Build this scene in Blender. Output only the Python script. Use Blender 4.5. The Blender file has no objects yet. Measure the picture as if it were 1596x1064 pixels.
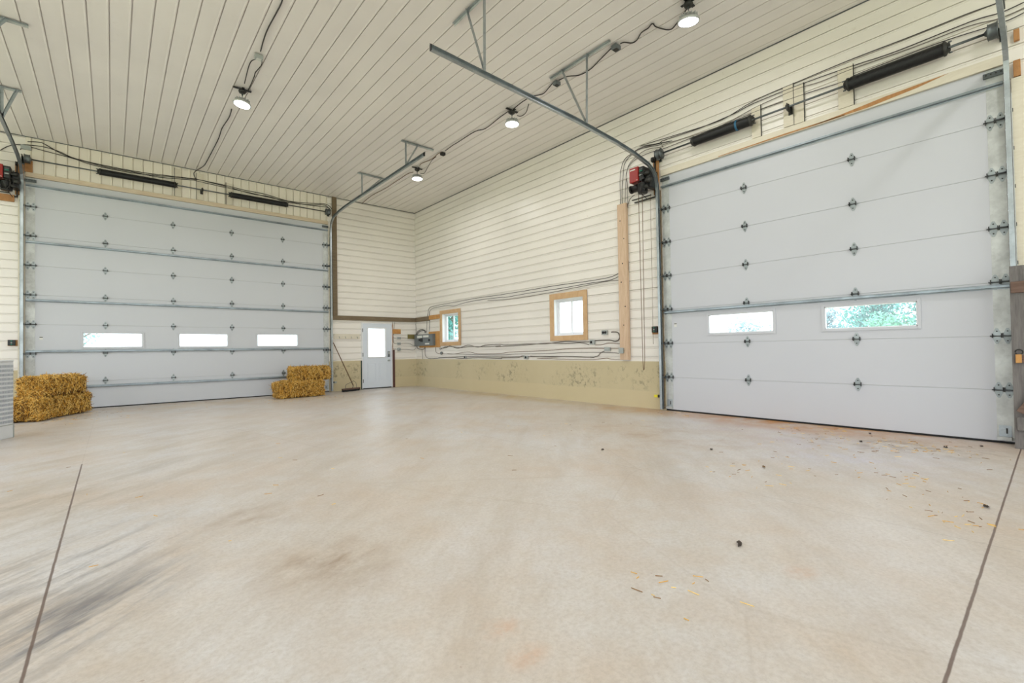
import bpy, bmesh, math, random
from mathutils import Vector, Matrix

scene = bpy.context.scene
# ---------------------------------------------------------------- camera
cam_data = bpy.data.cameras.new('camera')
cam = bpy.data.objects.new('camera', cam_data)
scene.collection.objects.link(cam)
cam_data.sensor_fit = 'HORIZONTAL'
cam_data.sensor_width = 36.0
cam_data.lens = 727.29 * 36.0 / 1596.0
cam_data.clip_start = 0.05
cam_data.clip_end = 500
YAW, PITCH, ROLL = 0.7087, 0.0169, -0.0159
fw = Vector((math.sin(YAW) * math.cos(PITCH), math.cos(YAW) * math.cos(PITCH), math.sin(PITCH)))
r0 = Vector((math.cos(YAW), -math.sin(YAW), 0)); u0 = r0.cross(fw)
r1 = r0 * math.cos(ROLL) + u0 * math.sin(ROLL); u1 = u0 * math.cos(ROLL) - r0 * math.sin(ROLL)
m = Matrix((r1, u1, -fw)).transposed().to_4x4()
m.translation = Vector((-7.6334, -13.7612, 1.1433))
cam.matrix_world = m
scene.camera = cam
# ---------------------------------------------------------------- view, sky, sun
scene.view_settings.view_transform = 'Standard'
scene.view_settings.look = 'None'
scene.view_settings.gamma = 1.0
scene.view_settings.use_curve_mapping = False
scene.view_settings.exposure = 0.17
world = bpy.data.worlds.new('overcast_sky'); scene.world = world
world.use_nodes = True
wn = world.node_tree; wn.nodes.clear()
wo = wn.nodes.new('ShaderNodeOutputWorld'); wb = wn.nodes.new('ShaderNodeBackground')
wb.inputs[0].default_value = (0.89, 0.945, 1.0, 1); wb.inputs[1].default_value = 3.2
wn.links.new(wb.outputs[0], wo.inputs[0])
sd = bpy.data.lights.new('sun', 'SUN'); sd.energy = 1.0; sd.angle = math.radians(8); sd.color = (1, 0.97, 0.92)
sun = bpy.data.objects.new('sun', sd); scene.collection.objects.link(sun)
sun.rotation_euler = (math.radians(38), math.radians(12), math.radians(150))
LAMP_POWER = 19.0
try:
    scene.cycles.max_bounces = 10; scene.cycles.diffuse_bounces = 6; scene.cycles.glossy_bounces = 4
    scene.cycles.transparent_max_bounces = 12
    scene.cycles.use_denoising = True
    scene.cycles.sample_clamp_indirect = 6.0
    scene.cycles.caustics_reflective = False; scene.cycles.caustics_refractive = False
except Exception: pass

H = 5.703           # ceiling height
rnd = random.Random(7)
COL = scene.collection

# ---------------------------------------------------------------- materials
def lin(h):
    return tuple(((c / 12.92) if c <= 0.04045 else ((c + 0.055) / 1.055) ** 2.4) for c in [v / 255 for v in h]) + (1,)

class G:
    """a tiny helper around a node tree"""
    def __init__(s, name):
        s.m = bpy.data.materials.new(name); s.m.use_nodes = True
        s.t = s.m.node_tree; s.b = s.t.nodes['Principled BSDF']
        s.geo = None
    def n(s, t, **kw):
        x = s.t.nodes.new(t)
        for k, v in kw.items(): setattr(x, k, v)
        return x
    def pos(s):
        if not s.geo: s.geo = s.n('ShaderNodeNewGeometry')
        return s.geo.outputs['Position']
    def inp(s, sock, v):
        if isinstance(v, bpy.types.NodeSocket): s.t.links.new(v, sock)
        elif v is not None: sock.default_value = v
    def math(s, op, a, b=None, c=None, clamp=False):
        x = s.n('ShaderNodeMath', operation=op); x.use_clamp = clamp
        for i, v in enumerate((a, b, c)):
            if v is not None: s.inp(x.inputs[i], v)
        return x.outputs[0]
    def mapping(s, vec, scale=(1, 1, 1), rot=(0, 0, 0), loc=(0, 0, 0)):
        x = s.n('ShaderNodeMapping'); s.inp(x.inputs['Vector'], vec)
        x.inputs['Scale'].default_value = scale; x.inputs['Rotation'].default_value = rot; x.inputs['Location'].default_value = loc
        return x.outputs[0]
    def noise(s, vec, scale=1.0, detail=4, rough=0.55, dist=0.0):
        x = s.n('ShaderNodeTexNoise'); s.inp(x.inputs['Vector'], vec)
        x.inputs['Scale'].default_value = scale; x.inputs['Detail'].default_value = detail
        x.inputs['Roughness'].default_value = rough; x.inputs['Distortion'].default_value = dist
        return x.outputs['Fac']
    def ramp(s, fac, stops):
        x = s.n('ShaderNodeValToRGB'); s.inp(x.inputs[0], fac)
        e = x.color_ramp.elements
        while len(e) > len(stops): e.remove(e[-1])
        while len(e) < len(stops): e.new(1)
        for q, (p, c) in zip(e, stops):
            q.position = p; q.color = c if isinstance(c, tuple) else (c, c, c, 1)
        return x.outputs[0]
    def mix(s, fac, a, b, blend='MIX'):
        x = s.n('ShaderNodeMix', data_type='RGBA', blend_type=blend)
        s.inp(x.inputs['Factor'], fac); s.inp(x.inputs['A'], a) if False else None
        s.inp(x.inputs[6], a); s.inp(x.inputs[7], b)
        return x.outputs[2]
    def bump(s, h, strength=0.3, dist=0.01):
        x = s.n('ShaderNodeBump'); x.inputs['Strength'].default_value = strength; x.inputs['Distance'].default_value = dist
        s.inp(x.inputs['Height'], h); s.t.links.new(x.outputs[0], s.b.inputs['Normal'])
    def set(s, **kw):
        for k, v in kw.items(): s.inp(s.b.inputs[k.replace('_', ' ')], v)
        return s

def simple(name, rgb, rough=0.5, metal=0.0, var=0.06, scale=6.0, spec=0.5):
    g = G(name); c = lin(rgb)
    d = tuple(max(0, v * (1 - var * 2)) for v in c[:3]) + (1,)
    f = g.noise(g.pos(), scale, 5)
    g.set(Base_Color=g.mix(f, c, d), Roughness=rough, Metallic=metal)
    g.b.inputs['Specular IOR Level'].default_value = spec
    return g.m

M = {}
# painted steel liner panels
def liner(name, rgb, dirt, rough=0.34):
    g = G(name); p = g.pos()
    f = g.noise(p, 0.8, 5); d = g.noise(p, 9, 6, 0.7)
    c = g.mix(g.ramp(f, [(0.3, 0.0), (0.75, 1.0)]), lin(rgb), lin(tuple(int(v * 0.965) for v in rgb)))
    c = g.mix(g.math('MULTIPLY', g.ramp(d, [(0.62, 0.0), (0.75, 1.0)]), dirt), c, lin((150, 135, 105)))
    g.set(Base_Color=c, Roughness=g.math('MULTIPLY_ADD', f, 0.12, rough - 0.06))
    n2 = g.noise(g.mapping(p, (1.2, 1.2, 1.2)), 1.6, 2)
    g.bump(n2, 0.25, 0.012)
    return g.m
M['liner'] = liner('cream_steel_liner', (236, 232, 225), 0.25)
M['ceil'] = liner('cream_ceiling_liner', (234, 230, 225), 0.12, 0.34)
M['head'] = liner('header_liner', (240, 234, 220), 0.3)

def concrete_wall():
    g = G('painted_concrete_base'); p = g.pos()
    f = g.noise(p, 1.1, 6, 0.6)
    c = g.mix(f, lin((184, 172, 138)), lin((202, 190, 158)))
    # lower band, a form line at 0.30 m
    z = g.n('ShaderNodeSeparateXYZ'); g.inp(z.inputs[0], p); zz = z.outputs[2]
    edge = g.math('ADD', zz, g.math('MULTIPLY', g.noise(p, 1.7, 3), 0.05))
    low = g.ramp(g.math('DIVIDE', edge, 1.0), [(0.345, 1.0), (0.352, 0.0)])
    c = g.mix(g.math('MULTIPLY', low, 0.45), c, lin((204, 190, 154)))
    # dark rubbed marks in slanting patches
    q = g.mapping(p, (1, 1, 0.8), (0.6, 0.6, 0))
    a = g.ramp(g.noise(q, 1.1, 3), [(0.45, 0.0), (0.57, 1.0)])
    b = g.ramp(g.noise(g.mapping(p, (5, 5, 4), (0.7, 0.5, 0)), 2.2, 8, 0.8), [(0.515, 0.0), (0.575, 1.0)])
    band = g.ramp(zz, [(0.30, 0.0), (0.36, 1.0), (0.72, 1.0), (0.86, 0.0)])
    k = g.math('MULTIPLY', g.math('MULTIPLY', a, b), band)
    c = g.mix(g.math('MULTIPLY', k, 0.62), c, lin((104, 99, 84)))
    g.set(Base_Color=c, Roughness=0.8)
    g.bump(g.noise(p, 30, 5), 0.25, 0.01)
    return g.m
M['conc'] = concrete_wall()

def floor_mat():
    g = G('concrete_slab'); p = g.pos()
    xyz = g.n('ShaderNodeSeparateXYZ'); g.inp(xyz.inputs[0], p); X, Y = xyz.outputs[0], xyz.outputs[1]
    big = g.noise(p, 0.33, 5, 0.6, 0.4)
    c = g.mix(g.ramp(big, [(0.34, 0.0), (0.62, 1.0)]), lin((202, 193, 183)), lin((205, 203, 203)))
    med = g.noise(g.mapping(p, (1, 0.8, 1), loc=(3, 1, 0)), 1.1, 7, 0.65)
    c = g.mix(g.math('MULTIPLY', g.ramp(med, [(0.45, 0.0), (0.68, 1.0)]), 0.8), c, lin((198, 181, 164)))
    fine = g.noise(p, 7, 8, 0.7)
    c = g.mix(g.math('MULTIPLY', g.ramp(fine, [(0.42, 0.0), (0.75, 1.0)]), 0.5), c, lin((186, 172, 156)))
    pale = g.noise(g.mapping(p, (1, 1, 1), loc=(9, 4, 0)), 0.7, 5)
    c = g.mix(g.math('MULTIPLY', g.ramp(pale, [(0.5, 0.0), (0.7, 1.0)]), 0.45), c, lin((214, 215, 220)))
    def blob(cx, cy, rx, ry, rot, col, amt, nscale, lo, hi, stretch=(1, 1, 1)):
        nonlocal c
        q = g.mapping(p, (1, 1, 1), loc=(-cx, -cy, 0))
        q = g.mapping(q, (1 / rx, 1 / ry, 0), (0, 0, -rot)) if rot == 0 else g.mapping(g.mapping(q, (1, 1, 1), (0, 0, -rot)), (1 / rx, 1 / ry, 0))
        ln = g.n('ShaderNodeVectorMath', operation='LENGTH'); g.inp(ln.inputs[0], q)
        mask = g.ramp(ln.outputs['Value'], [(0.25, 1.0), (1.0, 0.0)])
        st = g.noise(g.mapping(g.mapping(p, (1, 1, 1), (0, 0, -rot)), stretch), nscale, 6, 0.68)
        k = g.math('MULTIPLY', mask, g.ramp(st, [(lo, 0.0), (hi, 1.0)]))
        c = g.mix(g.math('MULTIPLY', k, amt), c, lin(col))
    # tan / rust water stains along the right-hand door and wall
    blob(-0.35, -8.6, 0.8, 1.4, 0, (190, 148, 90), 0.8, 2.0, 0.35, 0.62)
    blob(-0.3, -5.0, 0.55, 3.6, 0, (192, 166, 108), 0.75, 1.6, 0.32, 0.6)
    blob(-1.0, -12.6, 0.7, 1.3, 0.2, (110, 84, 56), 0.75, 4.5, 0.46, 0.66)
    blob(-1.9, -12.2, 1.1, 1.3, 0, (205, 205, 226), 0.5, 1.6, 0.35, 0.6)
    blob(-0.9, -11.2, 0.9, 1.6, 0, (186, 170, 190), 0.5, 2.2, 0.42, 0.66)
    blob(-2.3, -10.4, 1.2, 2.2, 0, (160, 120, 82), 0.45, 2.6, 0.48, 0.7)
    # tan scuffs by the far door
    blob(-6.0, -0.9, 3.2, 0.9, 0, (188, 160, 112), 0.6, 1.7, 0.36, 0.62)
    # dark tyre scrubs left of the saw cut
    blob(-7.95, -10.3, 1.1, 0.75, 0.78, (84, 88, 100), 0.75, 3.0, 0.48, 0.66, (0.42, 2.4, 1))
    blob(-7.80, -10.95, 0.75, 0.4, 0.78, (84, 90, 104), 0.85, 3.2, 0.44, 0.62, (0.42, 2.6, 1))
    blob(-8.1, -8.6, 2.2, 1.0, 0.8, (150, 138, 118), 0.7, 2.2, 0.44, 0.64, (0.5, 1.8, 1))
    blob(-7.0, -6.6, 3.2, 2.2, 0.7, (178, 164, 142), 0.6, 1.6, 0.44, 0.66, (0.55, 1.8, 1))
    blob(-6.75, -11.15, 0.42, 0.5, 0.5, (140, 112, 86), 0.7, 5, 0.4, 0.66, (0.8, 1.5, 1))
    blob(-6.9, -10.05, 0.35, 0.4, 0.5, (150, 128, 104), 0.6, 5, 0.4, 0.66, (0.8, 1.5, 1))
    # broom and wheel smears running diagonally over the whole slab
    dg = g.mapping(g.mapping(p, (1, 1, 1), (0, 0, -0.75)), (0.35, 1.7, 1))
    sm = g.noise(dg, 1.5, 7, 0.72)
    c = g.mix(g.math('MULTIPLY', g.ramp(sm, [(0.48, 0.0), (0.7, 1.0)]), 0.5), c, lin((178, 165, 150)))
    sm2 = g.noise(g.mapping(dg, (1, 1, 1), loc=(7, 3, 0)), 2.6, 7, 0.72)
    c = g.mix(g.math('MULTIPLY', g.ramp(sm2, [(0.5, 0.0), (0.7, 1.0)]), 0.30), c, lin((222, 216, 210)))
    gr = g.noise(p, 42, 6, 0.75)
    c = g.mix(g.math('MULTIPLY', g.ramp(gr, [(0.42, 0.0), (0.72, 1.0)]), 0.42), c, lin((154, 142, 130)))
    for q_ in ((-6.46, -12.45), (-6.42, -12.25), (-5.0, -12.9)): blob(q_[0], q_[1], 0.12, 0.09, 0, (196, 146, 104), 0.4, 12, 0.35, 0.6)
    blob(-0.15, -11.2, 0.85, 2.8, 0, (180, 122, 48), 0.95, 1.8, 0.30, 0.56)
    # tight specks
    sp = g.noise(p, 26, 3, 0.6)
    c = g.mix(g.math('MULTIPLY', g.ramp(sp, [(0.70, 0.0), (0.74, 1.0)]), 0.4), c, lin((140, 110, 88)))
    # hairline crazing
    v = g.n('ShaderNodeTexVoronoi', feature='DISTANCE_TO_EDGE'); g.inp(v.inputs['Vector'], g.mapping(p, (1, 1, 0))); v.inputs['Scale'].default_value = 0.35
    cr = g.ramp(v.outputs['Distance'], [(0.0, 1.0), (0.003, 0.0)])
    c = g.mix(g.math('MULTIPLY', cr, 0.15), c, lin((150, 134, 116)))
    def joint(coord, at, half, lo_c=None, lo=None, hi=None, amt=0.85):
        nonlocal c
        d = g.math('ABSOLUTE', g.math('SUBTRACT', coord, at))
        k = g.ramp(d, [(half * 0.6, 1.0), (half, 0.0)])
        if lo_c is not None:
            k = g.math('MULTIPLY', k, g.math('LESS_THAN', lo_c, hi))
        c = g.mix(g.math('MULTIPLY', k, amt), c, lin((92, 70, 60)))
    wob = g.math('MULTIPLY', g.math('SUBTRACT', g.noise(p, 9, 2), 0.5), 0.006)
    joint(g.math('ADD', X, wob), -7.877, 0.0065, Y, None, -7.0, 0.85)
    joint(g.math('ADD', X, wob), -7.877, 0.004, Y, None, 1.0, 0.18)
    joint(g.math('ADD', Y, wob), -13.49, 0.0065, None, None, None, 0.85)
    joint(g.math('ADD', X, wob), -3.88, 0.005, None, None, None, 0.22)
    joint(g.math('ADD', Y, wob), -5.0, 0.005, None, None, None, 0.12)
    ro = g.math('MULTIPLY_ADD', g.noise(p, 1.4, 6, 0.65), 0.2, 0.285)
    g.set(Base_Color=c, Roughness=ro)
    g.b.inputs['Specular IOR Level'].default_value = 0.42
    g.bump(g.noise(p, 14, 6, 0.6), 0.08, 0.01)
    return g.m
M['floor'] = floor_mat()

def galv(name, rgb, rough=0.38, metal=0.85):
    g = G(name); p = g.pos()
    v = g.n('ShaderNodeTexVoronoi'); g.inp(v.inputs['Vector'], p); v.inputs['Scale'].default_value = 34
    f = g.ramp(g.noise(p, 5, 5), [(0.3, 0.0), (0.7, 1.0)])
    c = g.mix(f, lin(rgb), lin(tuple(int(x * 0.84) for x in rgb)))
    sp = g.n('ShaderNodeSeparateColor'); g.inp(sp.inputs[0], v.outputs['Color'])
    c = g.mix(g.math('MULTIPLY', sp.outputs[0], 0.2), c, lin(tuple(min(255, int(x * 1.12)) for x in rgb)))
    g.set(Base_Color=c, Roughness=g.math('MULTIPLY_ADD', f, 0.15, rough), Metallic=metal)
    return g.m
M['galv'] = galv('galvanised_steel', (176, 184, 188), 0.3)
M['galv_light'] = galv('galvanised_end_stile', (204, 208, 206), 0.45, 0.35)
M['hinge'] = galv('hinge_plate_steel', (166, 174, 176), 0.4, 0.6)
M['galv_dark'] = galv('dull_steel', (108, 114, 116), 0.4)
M['strut'] = galv('strut_steel', (150, 160, 166), 0.32, 0.8)
M['iron'] = simple('dark_iron', (58, 58, 56), 0.5, 0.5)
M['black'] = simple('black_oiled_steel', (28, 29, 30), 0.42, 0.3, 0.2, 20)
M['rubber'] = simple('black_rubber', (22, 22, 22), 0.7)
M['blackplastic'] = simple('black_plastic', (30, 34, 36), 0.45)
M['door'] = simple('white_door_skin', (198, 202, 208), 0.45, 0, 0.025, 0.7)
M['door_r'] = simple('white_door_skin_plain', (196, 199, 206), 0.45, 0, 0.02, 0.7)
M['mandoor'] = simple('pale_blue_white_door_paint', (214, 222, 232), 0.4, 0, 0.02, 1.5)
M['vinyl'] = simple('white_vinyl', (232, 234, 238), 0.4)
M['hdrwhite'] = simple('white_header_board', (214, 222, 236), 0.5, 0, 0.03)
M['red'] = simple('red_painted_cover', (158, 34, 28), 0.4, 0, 0.08)
M['panelgrey'] = simple('grey_enamel', (112, 118, 120), 0.45, 0.1)
M['boxgrey'] = simple('grey_device_box', (170, 176, 174), 0.45, 0.2)
M['label'] = simple('white_paper_label', (220, 222, 216), 0.7)
M['cable'] = simple('black_cable', (44, 40, 38), 0.6)
M['cable_grey'] = simple('grey_cable', (112, 106, 98), 0.6)
M['cable_brown'] = simple('brown_cable', (110, 82, 58), 0.6)
M['olive'] = simple('olive_board', (120, 110, 62), 0.8)
M['maroon'] = simple('maroon_flashing', (84, 50, 46), 0.5)
M['darkgreen'] = simple('dark_green_flashing', (40, 66, 66), 0.5)
M['yellow'] = simple('yellow_sensor_plastic', (220, 206, 40), 0.4)
M['green'] = simple('green_button_plastic', (40, 120, 100), 0.4)
M['lampbody'] = simple('silver_lamp_housing', (196, 200, 200), 0.35, 0.5)
M['cabinet'] = simple('white_enamel_cabinet', (214, 218, 222), 0.4)
M['cabinet_dark'] = simple('grey_slot_metal', (176, 182, 190), 0.6)
M['blue'] = simple('blue_tape', (36, 96, 130), 0.5)

def wood(name, a, b, scale=(1, 1, 1), rough=0.7, dark=0.25):
    g = G(name); tc = g.n('ShaderNodeTexCoord'); p = tc.outputs['Object']
    q = g.mapping(p, scale)
    f = g.noise(q, 6, 8, 0.7, 0.6)
    c = g.mix(g.ramp(f, [(0.3, 0.0), (0.7, 1.0)]), lin(a), lin(b))
    k = g.noise(g.mapping(p, scale, loc=(4, 2, 9)), 2.2, 3, 0.5, 1.0)
    c = g.mix(g.math('MULTIPLY', g.ramp(k, [(0.66, 0.0), (0.75, 1.0)]), dark), c, lin(tuple(int(v * 0.5) for v in b)))
    g.set(Base_Color=c, Roughness=rough); g.bump(f, 0.2, 0.004)
    return g.m
M['pine'] = wood('pine_casing', (208, 176, 136), (188, 152, 112), (1, 1, 1))
M['pine_post'] = wood('pine_post_wood', (214, 190, 164), (192, 162, 134), (4, 4, 0.5))
M['ply'] = wood('orange_plywood', (204, 156, 92), (176, 122, 66), (1, 1, 1))
M['beam'] = wood('brown_weathered_beam', (132, 116, 92), (100, 86, 66), (0.5, 0.5, 5), 0.8, 0.5)
M['orangewood'] = wood('bare_orange_wood', (190, 140, 90), (156, 110, 66), (1, 3, 1))
M['greywood'] = wood('grey_barn_board', (126, 122, 120), (92, 89, 87), (6, 6, 0.6), 0.85, 0.5)
M['brownwood'] = wood('brown_rail_board', (122, 100, 88), (86, 66, 56), (1, 0.5, 8), 0.85, 0.5)
M['broomwood'] = wood('broom_handle_wood', (120, 92, 66), (92, 68, 48), (5, 5, 1))
M['palewood'] = wood('pale_painted_board', (220, 214, 198), (208, 200, 182), (0.5, 1, 5), 0.6, 0.1)
M['trimwood'] = wood('door_trim_wood', (218, 206, 184), (196, 176, 150), (0.4, 0.4, 4), 0.7, 0.3)
M['bark'] = wood('tree_bark', (112, 100, 84), (84, 72, 60), (4, 4, 1))

def straw(name, a, b):
    g = G(name); p = g.pos()
    f = g.noise(p, 60, 4, 0.7)
    g.set(Base_Color=g.mix(g.ramp(f, [(0.35, 0.0), (0.65, 1.0)]), lin(a), lin(b)), Roughness=0.75)
    return g.m
M['straw0'] = straw('straw_core', (128, 88, 32), (70, 46, 16))
M['straw1'] = straw('straw_gold', (224, 176, 74), (200, 146, 48))
M['straw2'] = straw('straw_pale', (246, 216, 136), (226, 186, 92))
M['straw3'] = straw('straw_brown', (150, 106, 44), (116, 80, 34))
M['leaf'] = simple('dry_leaf', (120, 92, 60), 0.8)
M['leaf_dark'] = simple('dark_dead_leaf', (60, 50, 44), 0.8)

def emis(name, col, st):
    g = G(name); g.set(Base_Color=(0.8, 0.8, 0.8, 1)); g.b.inputs['Emission Color'].default_value = col
    g.b.inputs['Emission Strength'].default_value = st; return g.m
M['lens'] = emis('lit_lamp_lens', (1, 0.98, 0.94, 1), 14.0)

def glass(name, tint):
    g = G(name); g.t.nodes.remove(g.b)
    tr = g.n('ShaderNodeBsdfTransparent'); tr.inputs[0].default_value = tint
    gl = g.n('ShaderNodeBsdfGlossy'); gl.inputs['Roughness'].default_value = 0.03
    mx = g.n('ShaderNodeMixShader'); mx.inputs[0].default_value = 0.06
    g.t.links.new(tr.outputs[0], mx.inputs[1]); g.t.links.new(gl.outputs[0], mx.inputs[2])
    out = [x for x in g.t.nodes if x.type == 'OUTPUT_MATERIAL'][0]
    g.t.links.new(mx.outputs[0], out.inputs[0]); return g.m
M['glass'] = glass('clear_pane', (0.93, 0.96, 0.97, 1))

def foliage(name, a, b):
    g = G(name); f = g.noise(g.pos(), 1.3, 4)
    g.set(Base_Color=g.mix(f, lin(a), lin(b)), Roughness=0.6)
    g.b.inputs['Subsurface Weight'].default_value = 0.0
    return g.m
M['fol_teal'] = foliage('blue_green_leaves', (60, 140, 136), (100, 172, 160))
M['fol_green'] = foliage('fresh_green_leaves', (92, 168, 136), (128, 192, 158))
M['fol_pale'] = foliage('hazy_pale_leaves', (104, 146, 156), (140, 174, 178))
def ground_mat():
    g = G('gravel_and_grass'); f = g.noise(g.pos(), 0.5, 6)
    g.set(Base_Color=g.mix(f, lin((226, 224, 206)), lin((204, 214, 170))), Roughness=0.9); return g.m
M['ground'] = ground_mat()

# ---------------------------------------------------------------- mesh builder
class MB:
    def __init__(s): s.v = []; s.f = []; s.mi = []; s.ms = []; s.sm = []
    def mat(s, m):
        m = M[m] if isinstance(m, str) else m
        if m not in s.ms: s.ms.append(m)
        return s.ms.index(m)
    def add(s, vs, fs, m, smooth=False, T=None):
        o = len(s.v); i = s.mat(m)
        for v in vs:
            v = Vector(v); s.v.append(T @ v if T else v)
        for f in fs: s.f.append([o + k for k in f]); s.mi.append(i); s.sm.append(smooth)
    def box(s, a, b, m, T=None, bev=0.0):
        x0, y0, z0 = [min(p, q) for p, q in zip(a, b)]; x1, y1, z1 = [max(p, q) for p, q in zip(a, b)]
        bev = min(bev, (x1 - x0) * .45, (y1 - y0) * .45, (z1 - z0) * .45)
        if bev <= 0:
            vs = [(x0, y0, z0), (x1, y0, z0), (x1, y1, z0), (x0, y1, z0), (x0, y0, z1), (x1, y0, z1), (x1, y1, z1), (x0, y1, z1)]
            fs = [(0, 3, 2, 1), (4, 5, 6, 7), (0, 1, 5, 4), (1, 2, 6, 5), (2, 3, 7, 6), (3, 0, 4, 7)]
            s.add(vs, fs, m, False, T); return
        bm = bmesh.new(); bmesh.ops.create_cube(bm, size=1)
        for v in bm.verts: v.co = Vector(((x0 + x1) / 2 + v.co.x * (x1 - x0), (y0 + y1) / 2 + v.co.y * (y1 - y0), (z0 + z1) / 2 + v.co.z * (z1 - z0)))
        bmesh.ops.bevel(bm, geom=bm.edges[:], offset=bev, segments=2, profile=0.6, affect='EDGES')
        bm.verts.index_update()
        s.add([v.co.copy() for v in bm.verts], [[v.index for v in f.verts] for f in bm.faces], m, False, T); bm.free()
    def tube(s, pts, r, m, n=8, smooth=True, cap=True, T=None):
        pts = [Vector(p) for p in pts]; vs = []; fs = []
        up = None
        for i, p in enumerate(pts):
            d = (pts[min(i + 1, len(pts) - 1)] - pts[max(i - 1, 0)])
            if d.length < 1e-9: d = Vector((0, 0, 1))
            d.normalize()
            if up is None: up = d.orthogonal().normalized()
            else:
                up = up - d * up.dot(d)
                up = up.normalized() if up.length > 1e-6 else d.orthogonal().normalized()
            w = d.cross(up); rr = r[i] if isinstance(r, (list, tuple)) else r
            for k in range(n):
                a = 2 * math.pi * k / n; vs.append(p + (up * math.cos(a) + w * math.sin(a)) * rr)
        for i in range(len(pts) - 1):
            for k in range(n):
                a, b = i * n + k, i * n + (k + 1) % n; fs.append((a, b, b + n, a + n))
        s.add(vs, fs, m, smooth, T)
        if cap:
            o = len(s.v) - len(vs)
            for base, rev in ((0, True), ((len(pts) - 1) * n, False)):
                f = [o + base + k for k in range(n)]
                s.f.append(f[::-1] if rev else f); s.mi.append(s.mat(m)); s.sm.append(False)
    def lathe(s, prof, m, n=24, T=None, smooth=True):
        vs = []; fs = []
        for (r, z) in prof:
            for k in range(n):
                a = 2 * math.pi * k / n; vs.append((r * math.cos(a), r * math.sin(a), z))
        for i in range(len(prof) - 1):
            for k in range(n):
                a, b = i * n + k, i * n + (k + 1) % n; fs.append((a, b, b + n, a + n))
        fs.append([k for k in range(n)][::-1]); fs.append([(len(prof) - 1) * n + k for k in range(n)])
        s.add(vs, fs, m, smooth, T)
    def prism(s, poly, t, m, T=None):
        """poly in xy, thickness t along z"""
        n = len(poly)
        vs = [(x, y, 0) for x, y in poly] + [(x, y, t) for x, y in poly]
        fs = [list(range(n))[::-1], [n + k for k in range(n)]] + [(k, (k + 1) % n, n + (k + 1) % n, n + k) for k in range(n)]
        s.add(vs, fs, m, False, T)
    def sweep(s, prof, pts, frames, m, closed=False, cap=True):
        """prof: (a,b) list, frames: list of (A,B) vectors per point"""
        n = len(prof); vs = []
        for p, (A, B) in zip(pts, frames):
            for a, b in prof: vs.append(Vector(p) + Vector(A) * a + Vector(B) * b)
        fs = []
        for i in range(len(pts) - 1):
            for k in range(n if closed else n - 1):
                a, b = i * n + k, i * n + (k + 1) % n; fs.append((a, b, b + n, a + n))
        if cap and closed: fs += [list(range(n))[::-1], [(len(pts) - 1) * n + k for k in range(n)]]
        s.add(vs, fs, m)
    def build(s, name, parent=None, loc=None):
        me = bpy.data.meshes.new(name)
        L = Vector(loc) if loc is not None else Vector((0, 0, 0))
        me.from_pydata([v - L for v in s.v], [], s.f)
        for q in s.ms: me.materials.append(q)
        me.polygons.foreach_set('material_index', s.mi); me.polygons.foreach_set('use_smooth', s.sm)
        me.update()
        bm = bmesh.new(); bm.from_mesh(me); bmesh.ops.recalc_face_normals(bm, faces=bm.faces[:]); bm.to_mesh(me); bm.free()
        o = bpy.data.objects.new(name, me); COL.objects.link(o); o.location = L
        if parent is not None:
            o.parent = parent
            o.location = L - (parent_world(parent)) if loc is not None else -parent_world(parent)
        return o

def parent_world(o):
    L = Vector((0, 0, 0))
    while o is not None: L += o.location; o = o.parent
    return L
def tag(o, label=None, cat=None, group=None, kind=None):
    if label: o['label'] = label
    if cat: o['category'] = cat
    if group: o['group'] = group
    if kind: o['kind'] = kind
    return o
def empty(name, loc=(0, 0, 0)):
    o = bpy.data.objects.new(name, None); COL.objects.link(o); o.location = loc; o.empty_display_size = 0.1; return o
def dup(root, loc, rz=None):
    r = root.copy(); COL.objects.link(r); r.location = loc
    if rz is not None: r.rotation_euler = (0, 0, rz)
    for ch in list(root.children):
        c = ch.copy(); COL.objects.link(c); c.parent = r
        for gch in list(ch.children):
            d = gch.copy(); COL.objects.link(d); d.parent = c
    return r

# plane mappings: u, v in the wall, d = distance into the room
BK = lambda u, v, d: (u, -d, v)          # back wall (y = 0): u = x
RT = lambda u, v, d: (-d, u, v)          # right wall (x = 0): u = y
CE = lambda u, v, d: (v, u, H - d)       # ceiling: u = y, v = x
LF = lambda u, v, d: (-13.4 + d, u, v)   # left wall
RE = lambda u, v, d: (u, -21.0 + d, v)   # rear wall

def cuts(a, b, holes):
    """u interval minus holes"""
    segs = [(a, b)]
    for h0, h1 in holes:
        out = []
        for s0, s1 in segs:
            if h1 <= s0 or h0 >= s1: out.append((s0, s1)); continue
            if h0 > s0: out.append((s0, h0))
            if h1 < s1: out.append((h1, s1))
        segs = out
    return [q for q in segs if q[1] - q[0] > 1e-4]
def ribs(mb, fn, u0, u1, v0, v1, pitch, phase, holes=(), m='liner', h=0.008, g=0.024, gw=0.012):
    pr = {v0: 0.0, v1: 0.0}
    k = math.floor(v0 / pitch) - 1
    while (k + phase) * pitch < v1 + pitch:
        c = (k + phase) * pitch
        for dv, d in ((-0.020, 0), (-0.012, h), (0.001, h), (0.005, 0), (0.0055, -g), (0.0055 + gw, -g), (0.006 + gw, 0)):
            if v0 < c + dv < v1: pr[c + dv] = d
        k += 1
    for (a, b, c, d) in holes:
        for e in (c, d):
            if v0 < e < v1 and e not in pr: pr[e] = 0.0
    vs = sorted(pr.items())
    for (a, da), (b, db) in zip(vs[:-1], vs[1:]):
        mid = (a + b) / 2
        hs = [(q[0], q[1]) for q in holes if q[2] <= mid <= q[3]]
        for s0, s1 in cuts(u0, u1, hs):
            mb.add([fn(s0, a, da), fn(s1, a, da), fn(s1, b, db), fn(s0, b, db)], [(0, 1, 2, 3)], m)
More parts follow.
